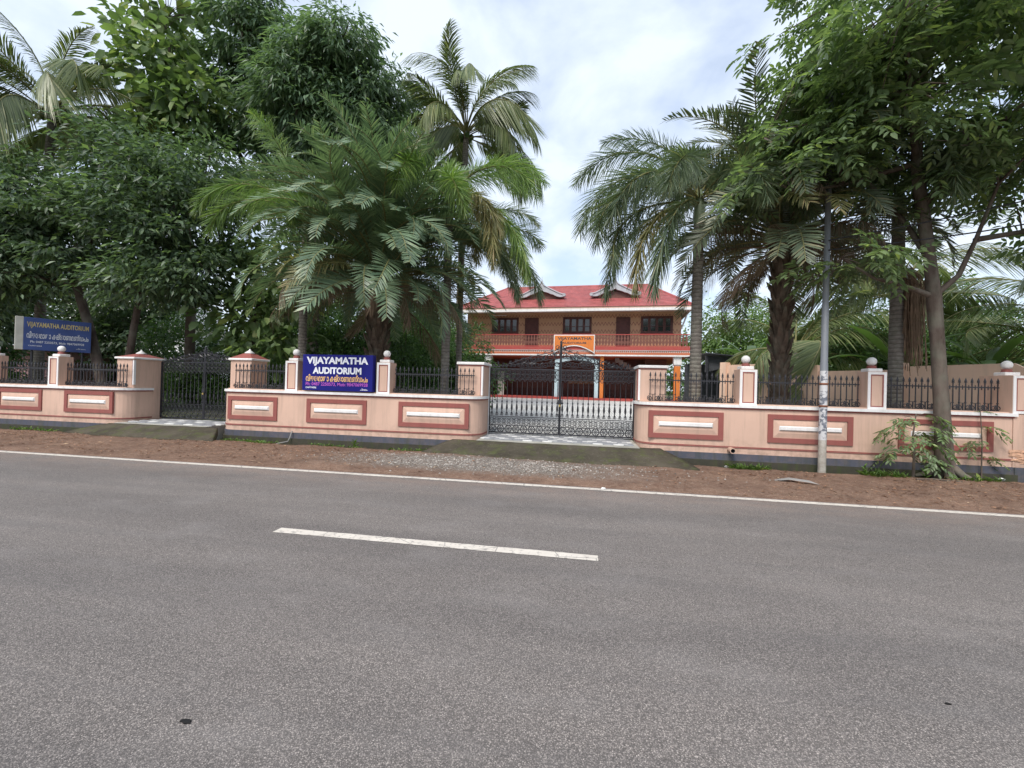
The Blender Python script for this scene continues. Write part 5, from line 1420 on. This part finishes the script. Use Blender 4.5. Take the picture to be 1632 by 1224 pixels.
def spray_arrays(seed, nleaf=6, npair=4, Ll=.150, Lw=.062):
    """a twig carrying pinnate leaves"""
    r_ = np.random.default_rng(seed); P = []; D = []; Nn_ = []; L_ = []
    for i in range(nleaf):
        t = (i + .6) / nleaf; a = i * GA
        b0 = np.array([t * .55, 0, -.10 * t * t])
        dr = unit(np.array([.75, math.cos(a) * .9, math.sin(a) * .45 + .15])); Lr = .34 * (.8 + .4 * r_.random())
        for j in range(npair * 2 + 1):
            u = (j // 2 + 1) / (npair + .5) if j < npair * 2 else 1.0
            p = b0 + dr * Lr * u + np.array([0, 0, -.16 * u * u])
            sd = np.cross(dr, [0, 0, 1.0]); sd /= np.linalg.norm(sd)
            dd = dr * .6 + sd * (1 if j % 2 else -1) * .85 if j < npair * 2 else dr
            P.append(p); D.append(unit(dd + np.array([0, 0, -.35]) + r_.normal(size=3) * .12)); Nn_.append(np.array([0, 0, 1.0]) + r_.normal(size=3) * .25); L_.append(Ll * (.75 + .5 * r_.random()))
    L_ = np.array(L_)
    return leaf_arrays(np.array(P), np.array(D), np.array(Nn_), L_, L_ * Lw / Ll, .14, .18, True)
SPR = [spray_arrays(500 + k) for k in range(6)]
SPM = [npmesh("leaf_spray", v, f, M["leaf_front"]) for v, f in SPR]
lobes = [(-1.7, -.4, 9.2, 1.7, 1.6, 1.1), (.8, -.8, 10.0, 2.4, 1.9, 1.2), (-2.5, -.4, 7.5, 1.4, 1.4, .9), (-1.7, -2.0, 8.0, 1.4, 1.4, .9), (-3.3, -.6, 6.1, 1.1, .9, .5), (-1.4, -.6, 6.6, 1.6, 1.3, .7),
         (1.4, -2.2, 7.6, 1.7, 1.4, 1.0), (2.6, .8, 7.8, 1.9, 1.6, 1.4), (3.0, -.2, 4.8, 1.5, 1.1, .8), (1.0, -.5, 6.2, 1.5, 1.3, .8), (-1.9, -.4, 4.35, .8, .6, .45), (-.8, -.4, 8.0, 2.0, 1.6, .8), (3.4, -.4, 6.0, 1.4, 1.2, .8)]
r_ = np.random.default_rng(77)
CC, dd_, kk = clump_centres(lobes, 780, r_, .5)
dist = np.linalg.norm(CC + np.array([7.29, 9.85, -1.55]), axis=1)
order = np.argsort(dist - .8 * r_.random(len(dist)))
VV = []; FF = []; off_ = 0
for n_, i in enumerate(order):
    az = math.atan2(dd_[i][1], dd_[i][0]) + r_.normal() * .6
    Rm = Matrix.Rotation(az, 3, 'Z') @ Matrix.Rotation(r_.uniform(-.2, .55), 3, 'Y') @ Matrix.Rotation(r_.normal() * .4, 3, 'X'); s_ = float(r_.uniform(.8, 1.25))
    if n_ < 300:
        o_ = mobj("leaf_spray", SPM[i % 6], rt, tuple(CC[i])); o_.rotation_euler = Rm.to_euler(); o_.scale = (s_,) * 3
    else:
        v, f = SPR[i % 6]
        VV.append(v @ np.array(Rm).T * s_ + CC[i]); FF.append(f + off_); off_ += len(v)
o_ = mobj("crown", npmesh("crown", np.concatenate(VV), np.concatenate(FF), M["leaf_front"]), rt); o_["kind"] = "stuff"
tw = MB(); ndl = np.array([q for lp in limbs for q in lp[1:]] + [q[:3] for q in tk_[5:]])
for i in range(0, len(CC), 2):
    j = int(np.argmin(((ndl - CC[i]) ** 2).sum(1))); tw.tube(limb_path(ndl[j], CC[i], .06, 4, r_), [.022, .016, .011, .006], 4, cap=False)
o_ = tw.build("twigs", M["bark_grey"], rt); o_["kind"] = "stuff"

# sapling in front of the wall, beside the roadside tree
sp_ = empty("sapling", (6.62, 9.72, -.02)); tag(sp_, "leafy sapling growing left of the roadside tree's trunk", "sapling")
MB().tube([(0, 0, -.1), (.01, 0, .4), (-.02, 0, .8), (.03, 0, 1.25)], [.028, .024, .018, .01], 6).build("stem", M["bark_grey"], sp_)
for k in range(14):
    z = .30 + .90 * (k / 13); a = k * GA; MBr = MB().tube([(0, 0, z), (.16 * math.cos(a), .16 * math.sin(a), z + .06), (.32 * math.cos(a), .32 * math.sin(a), z + .05)], .006, 4); MBr.build("branch", M["bark_grey"], sp_)
    o_ = mobj("leaf_spray", SPM[k % 6], sp_, (.20 * math.cos(a), .20 * math.sin(a), z + .05)); o_.rotation_euler = (0, .35, a); o_.scale = (.68,) * 3
sl = empty("sapling", (8.02, 10.0, -.02)); tag(sl, "thin whip of a sapling just right of the roadside tree's trunk", "sapling")
MB().tube([(0, 0, -.2), (.0, 0, .7), (-.05, 0, 1.5)], [.016, .012, .006], 5).build("stem", M["bark_grey"], sl)
for k in range(4):
    a = (0.2, 3.4, -.5, .9)[k]; o_ = mobj("leaf_spray", SPM[k], sl, (0, 0, .45 + .3 * k)); o_.rotation_euler = (0, .3, a); o_.scale = (.6,) * 3

# utility pole
po = empty("utility_pole", (4.99, 9.78, 0)); tag(po, "grey steel utility pole with peeling paint in front of the right wall", "pole")
MB().tube([(0, 0, -.3), (0, 0, 2.2), (0, 0, 2.21), (0, 0, 3.4), (0, 0, 3.41), (.02, 0, 8.2)], [.074, .070, .065, .063, .058, .05], 16).build("shaft", M["pole"], po)
for z in (1.78, 1.32): MB().lathe([(.073, -.02), (.078, -.018), (.078, .018), (.073, .02)], 16, (0, 0, z)).build("rusty_band", M["rust"], po)
MB().box(-.7, .7, -.11, -.06, 7.7, 7.77).build("cross_arm", M["pole"], po)

for k, (z0, e, sg_) in enumerate(((4.75, (14.5, 8.2, 7.6), .5), (4.55, (14.5, 8.6, 7.0), .6))):
    a_ = Vector((4.99, 9.72, z0)); b2 = Vector(e)
    tag(MB().tube([tuple(a_.lerp(b2, t) - Vector((0, 0, sg_ * math.sin(math.pi * t)))) for t in np.linspace(0, 1, 16)], .014, 5).build("cable", M["iron"]),
        ("upper", "lower")[k] + " black cable running from the pole to the right", "cable")

# ------------------------------------------------------------------ shrubs, background plants
def shrub(label, x, y, w, d, h, leaf, seed, nc=110, per=46, z0=.3, Ll=.17, Lw=.07, name="shrub", **kw):
    r_ = np.random.default_rng(seed)
    t = empty(name, (x, y, z0)); tag(t, label, "shrub", "garden shrubs behind the walls")
    e = [(0, 0, h * .62, w / 2, d / 2, h * .40), (-w * .22, 0, h * .40, w * .32, d * .4, h * .36), (w * .24, 0, h * .36, w * .32, d * .4, h * .34)]
    me, C = crown_mesh("foliage", e, nc, per, .42, Ll, Lw, M[leaf], seed, **kw)
    o = mobj("foliage", me, t); o["kind"] = "stuff"
    st_ = MB()
    for i in range(14): st_.tube(limb_path((r_.normal() * .12, r_.normal() * .12, 0), C[i], .1, 5, r_), [.03, .024, .018, .012, .006], 5, cap=False)
    o = st_.build("stems", M["bark_dark"], t); o["kind"] = "stuff"
    return t
shrub("dark bush filling the gap behind the side gate", -16.6, 16.8, 6.4, 2.5, 4.4, "leaf_shrub", 41, 230)
shrub("low light green bush behind the left wall, between the leaning trunks", -15.8, 15.5, 3.2, 1.8, 1.9, "leaf_light", 42, 90)
shrub("dark bush left of the smooth palm trunk by the blue sign", -9.6, 15.4, 3.8, 2.2, 4.9, "leaf_shrub", 43, 170)
shrub("tall dark bush directly behind the blue sign", -7.3, 16.0, 3.4, 2.2, 4.6, "leaf_shrub", 44, 150)
shrub("mid green bush behind the date palm trunk", -5.4, 17.6, 3.8, 2.2, 3.9, "leaf_shrub", 45, 150)
shrub("pale green low bush seen through the railing right of the blue sign", -6.9, 19.6, 3.6, 2.0, 1.9, "leaf_light", 46, 110)
shrub("dark bush just left of the main gate behind the two palm trunks", -7.6, 21.8, 3.4, 2.2, 5.2, "leaf_shrub", 47, 160)
shrub("dark bush at the left edge behind the pink house wall", -22.6, 13.2, 2.6, 1.8, 2.3, "leaf_shrub", 48, 90)
shrub("broad green bush behind the side gate, far back", -16.5, 22.0, 7.0, 3.0, 4.6, "leaf_light", 49, 190, Ll=.24, Lw=.10)
shrub("green bush beyond the side wall, below the date palm", 12.6, 25.0, 6.0, 3.0, 5.4, "leaf_light", 50, 200, Ll=.24, Lw=.10)
shrub("dark green bush behind the right side wall, right of the hanging flower strings", 14.6, 18.2, 4.6, 2.4, 4.6, "leaf_shrub", 51, 170)
shrub("green bush at the far right edge beyond the side wall", 19.0, 15.5, 5.0, 2.4, 5.0, "leaf_light", 52, 170)
shrub("leafy bush beyond the side wall, just left of the utility pole", 10.2, 21.2, 3.2, 2.0, 3.6, "leaf_light", 53, 110)

shrub("dense green bush behind the side wall, between the pole and the roadside tree", 12.0, 19.2, 5.4, 2.2, 4.6, "leaf_shrub", 54, 190)

def far_tree(label, x, y, h, w, leaf, seed):
    return broadleaf("background_tree", label, [(x, y, .3, .3), (x, y, h * .25, .26), (x + .3, y, h * .45, .18)],
              [(x, y, h * .72, w * .42, w * .4, h * .26), (x - w * .28, y, h * .52, w * .30, w * .3, h * .24), (x + w * .28, y - .4, h * .50, w * .30, w * .3, h * .24), (x, y - .6, h * .34, w * .36, w * .3, h * .20)],
              260, 44, .95, .34, .15, leaf, "bark_dark", seed, group="trees in the background", twig_n=30)
far_tree("rounded green tree right of the auditorium, beyond the shed", 13.0, 38.0, 10.0, 9.0, "leaf_light", 61)
far_tree("green tree farther right behind the young coconut palms", 22.0, 33.0, 10.5, 10.0, "leaf_shrub", 62)
far_tree("green tree at the far right behind the roadside tree's crown", 25.5, 22.0, 10.0, 9.0, "leaf_shrub", 63)
far_tree("green tree beyond the left end of the auditorium roof", -13.5, 33.0, 9.0, 9.0, "leaf_light", 64)
far_tree("dark tree rising behind the mango tree's trunk", -19.0, 29.0, 11.0, 9.5, "leaf_shrub", 65)
far_tree("dark tree at the far left behind the old sign", -26.0, 20.5, 9.0, 7.5, "leaf_dark", 66)
far_tree("dark tree behind the auditorium's left corner, beyond the palms", -11.0, 27.0, 7.6, 5.0, "leaf_shrub", 67)

far_tree("dark tree beyond the left edge behind the boundary wall", -25.5, 13.6, 8.0, 6.5, "leaf_dark", 68)

# distant wood closing the horizon
r_ = np.random.default_rng(90); ee = []
for a in np.linspace(-75, 75, 60):
    d_ = 75 + 22 * r_.random(); ee.append((d_ * math.sin(R(a)), d_ * math.cos(R(a)), 3.5 + 1.5 * r_.random(), 4.5, 3.0, 4.0 + 1.5 * r_.random()))
me, _ = crown_mesh("distant_wood", ee, 1500, 26, 1.9, .9, .5, M["leaf_shrub"], 91)
tag(mobj("distant_wood", me), "distant wood closing the view behind houses and yard", "wood", kind="stuff")

# banana plants behind the right side wall
def banana(label, x, y, h, n, seed, az0=0):
    r_ = np.random.default_rng(seed)
    b = empty("banana_plant", (x, y, .3)); tag(b, label, "banana plant", "banana plants behind the side wall")
    MB().tube([(0, 0, 0), (.02, 0, h * .3), (0, 0, h * .62)], [.13, .11, .07], 10).build("stem", M["crownshaft"], b)
    for i in range(n):
        L = h * .62 * (.8 + .3 * r_.random()); el0 = 1.15 - .75 * (i / n); seg_ = 14
        pts = [np.array([0, 0, h * .58])]; 
        for k in range(seg_):
            e = el0 - 1.5 * ((k + .5) / seg_) ** 1.5 * (.6 + .5 * i / n); pts.append(pts[-1] + np.array([math.cos(e), 0, math.sin(e)]) * L / seg_)
        V = []; F = []
        for k, p in enumerate(pts):
            t = k / seg_; w = .0 if t < .16 else .19 * h / 4 * math.sin(math.pi * min(1, (t - .16) / .84 * .93 + .05)) ** .6
            w = max(w, .012)
            for s, dz in ((-1, -.28), (0, 0), (1, -.28)): V.append((p[0], s * w, p[2] + dz * w * (1 + r_.normal() * .25)))
        for k in range(seg_):
            q = k * 3; F += [(q, q + 1, q + 4, q + 3), (q + 1, q + 2, q + 5, q + 4)]
        MB().add(V, F, 0, True).build("banana_leaf", M["leaf_banana"], b, rot=(0, 0, az0 + i * GA))
    return b
banana("banana plant with broad upright leaves beside the lean-to shed", 8.6, 23.5, 4.6, 8, 71, .3)
banana("banana plant with big leaves right of the hanging flower strings", 11.2, 17.4, 3.9, 9, 72, 1.0)
banana("banana plant with tattered leaf behind the roadside tree trunk", 12.8, 15.8, 3.5, 8, 73, 2.2)

# ------------------------------------------------------------------ verge details
# leaf litter and twigs on the soil
r_ = np.random.default_rng(101); n = 17000
x = r_.uniform(-20, 11, n); y = 6.95 + 2.35 * r_.random(n) ** .8
patch_ = vnoise(x, y, 1.3, 21) + .35 * r_.random(n) > .52
keep = patch_ & ~((np.abs(x + 1.2) < 2.6) & (y > 7.0) & (r_.random(n) < .85)); x, y = x[keep], y[keep]; n = len(x)
z = verge_z(x, y) + .008 + .014 * r_.random(n); a = r_.uniform(0, 6.28, n)
D = np.stack([np.cos(a), np.sin(a), r_.normal(size=n) * .15], -1); Nv = np.stack([r_.normal(size=n) * .4, r_.normal(size=n) * .4, np.ones(n)], -1)
ll = r_.uniform(.018, .05, n) * np.where(r_.random(n) < .12, 2.0, 1.0); twig = r_.random(n) < .55
V, F = leaf_arrays(np.stack([x, y, z], -1), D, Nv, np.where(twig, ll * 2.6, ll), np.where(twig, .006, ll * .45), .25)
tag(mobj("leaf_litter", npmesh("leaf_litter", V, F, M["litter"])), "dry leaves and twigs strewn over the red soil verge", "leaf litter", kind="stuff")
# loose stones before the gate
n = 2600; x = r_.normal(-1.9, 1.6, n); y = r_.normal(8.25, .42, n); ok = (y > 6.95) & (y < 9.1); x, y = x[ok], y[ok]; n = len(x)
s_ = r_.uniform(.007, .022, n)[:, None]; c = np.stack([x, y, verge_z(x, y) + .002], -1)
oc = np.array([[1, 0, 0], [0, 1, 0], [-1, 0, 0], [0, -1, 0], [0, 0, .8]])
V = c[:, None, :] + (oc[None] * (.7 + .6 * r_.random((n, 5, 1)))) * s_[:, None]
i = np.arange(n)[:, None] * 5
F = np.concatenate([i + np.array([[0, 1, 4]]), i + np.array([[1, 2, 4]]), i + np.array([[2, 3, 4]]), i + np.array([[3, 0, 4]])])
tag(mobj("loose_stones", npmesh("loose_stones", V.reshape(-1, 3), F, M["stone"])), "loose grey stones scattered in front of the main ramp slab", "stones", kind="stuff")
# weeds along the drain
def weeds(xs, ys, n, h, seed, lw=.03):
    r_ = np.random.default_rng(seed); x = r_.uniform(*xs, n); y = r_.uniform(*ys, n)
    z = verge_z(x, y); a = r_.uniform(0, 6.28, n)
    D = np.stack([np.cos(a) * .7, np.sin(a) * .7, .35 + r_.random(n)], -1); Nv = np.stack([-np.cos(a) * .6, -np.sin(a) * .6, np.ones(n)], -1)
    dens = vnoise(x, y, 1.6, 12) > .55; 
    return leaf_arrays(np.stack([x, y, z], -1)[dens], D[dens], Nv[dens], (h * (.4 + .9 * r_.random(n)))[dens], (lw * (.5 + r_.random(n)))[dens], .2, .3)
VV = []; FF = []; off_ = 0
for v, f in (weeds((2.2, 8.9), (9.25, 9.75), 2600, .16, 1), weeds((-9.2, -3.3), (9.28, 9.6), 1300, .11, 2), weeds((-20, -13.2), (9.25, 9.8), 1500, .16, 3), weeds((7.4, 11), (9.2, 9.7), 900, .20, 4, .05), weeds((2.6, 6.5), (9.2, 9.45), 700, .22, 5, .012)):
    VV.append(v); FF.append(f + off_); off_ += len(v)
tag(mobj("weeds", npmesh("weeds", np.concatenate(VV), np.concatenate(FF), M["leaf_weed"])), "low weeds and grass along the mossy drain below the wall", "weeds", kind="stuff")
for k, (x, y, s_, lb) in enumerate(((-5.25, 9.42, .9, "small leafy weed by the drain below the blue sign's right post"), (5.62, 9.50, .7, "small broad-leaved weed just right of the pole's foot"), (6.70, 9.52, .9, "leafy weed at the foot of the sapling"))):
    w_ = empty("weed_plant", (x, y, -.02)); tag(w_, lb, "weed", "single weeds on the verge")
    for j in range(9):
        a = j * GA; V, F = leaf_arrays(np.zeros((1, 3)), np.array([[math.cos(a), math.sin(a), .8 + .5 * (j % 3)]]), np.array([[-math.cos(a), -math.sin(a), 1.]]), .17 * s_, .06 * s_, .15, .2, True)
        mobj("leaf", npmesh("leaf", V, F, M["leaf_weed"]), w_, (0, 0, .02 * j))
# litter
def crumple(name, label, loc, s, mat, seed, cat="litter"):
    r_ = np.random.default_rng(seed); mb = MB(); m_, n_ = 5, 8; v = []
    for i in range(m_ + 1):
        for j in range(n_):
            a = 2 * math.pi * j / n_; ph = math.pi * i / m_; q = .6 + .6 * r_.random()
            v.append((s * q * math.sin(ph) * math.cos(a), s * .7 * q * math.sin(ph) * math.sin(a), s * .5 * math.cos(ph) * q + s * .35))
    f = [(i * n_ + j, i * n_ + (j + 1) % n_, (i + 1) * n_ + (j + 1) % n_, (i + 1) * n_ + j) for i in range(m_) for j in range(n_)]
    return tag(mb.add(v, f).build(name, M[mat], loc=loc), label, cat)
crumple("paper_litter", "white crumpled paper on the verge at the far right", (8.05, 9.62, .0), .055, "litter_white", 1)
crumple("paper_litter", "white scrap lying in the drain weeds left of the pole", (3.02, 9.42, .0), .05, "litter_white", 2)
crumple("paper_litter", "white scrap lying on the road edge line in front of the gate", (.39, 6.74, .0), .045, "litter_white", 3)
pf = MB().add([(-.32, -.05, .0), (-.1, -.08, .05), (.2, -.06, .03), (.36, 0, .0), (.2, .07, .02), (-.1, .09, .055), (-.3, .06, .01), (-.1, 0, .075), (.2, .01, .055)],
              [(0, 1, 7), (1, 2, 8, 7), (2, 3, 8), (3, 4, 8), (4, 5, 7, 8), (5, 6, 7), (6, 0, 7)])
tag(pf.build("dry_palm_sheath", M["concrete"], loc=(3.74, 8.14, .015), rot=(0, 0, -.25)), "grey dry palm sheath lying on the soil left of the pole's foot", "palm sheath")
tag(MB().tube([(0, 0, .02), (.3, .05, .03), (.75, .0, .02)], [.02, .017, .01], 6).build("fallen_stick", M["bark_grey"], loc=(6.25, 9.1, 0)), "pale fallen stick on the soil in front of the sapling", "stick")
for x, y, w, lb in ((-1.71, 1.68, .034, "black tar spot on the asphalt at the lower left"), (1.88, 2.5, .020, "dark tar spot on the asphalt at the lower right")):
    r_ = np.random.default_rng(int(w * 1000)); pts = [(w * (.5 + .6 * r_.random()) * math.cos(a), w * .35 * (.5 + .7 * r_.random()) * math.sin(a)) for a in np.linspace(0, 6.28, 13)[:-1]]
    tag(MB().prism(pts, .0, .005).build("tar_spot", M["tar"], loc=(x, y, .001)), lb, "tar spot")
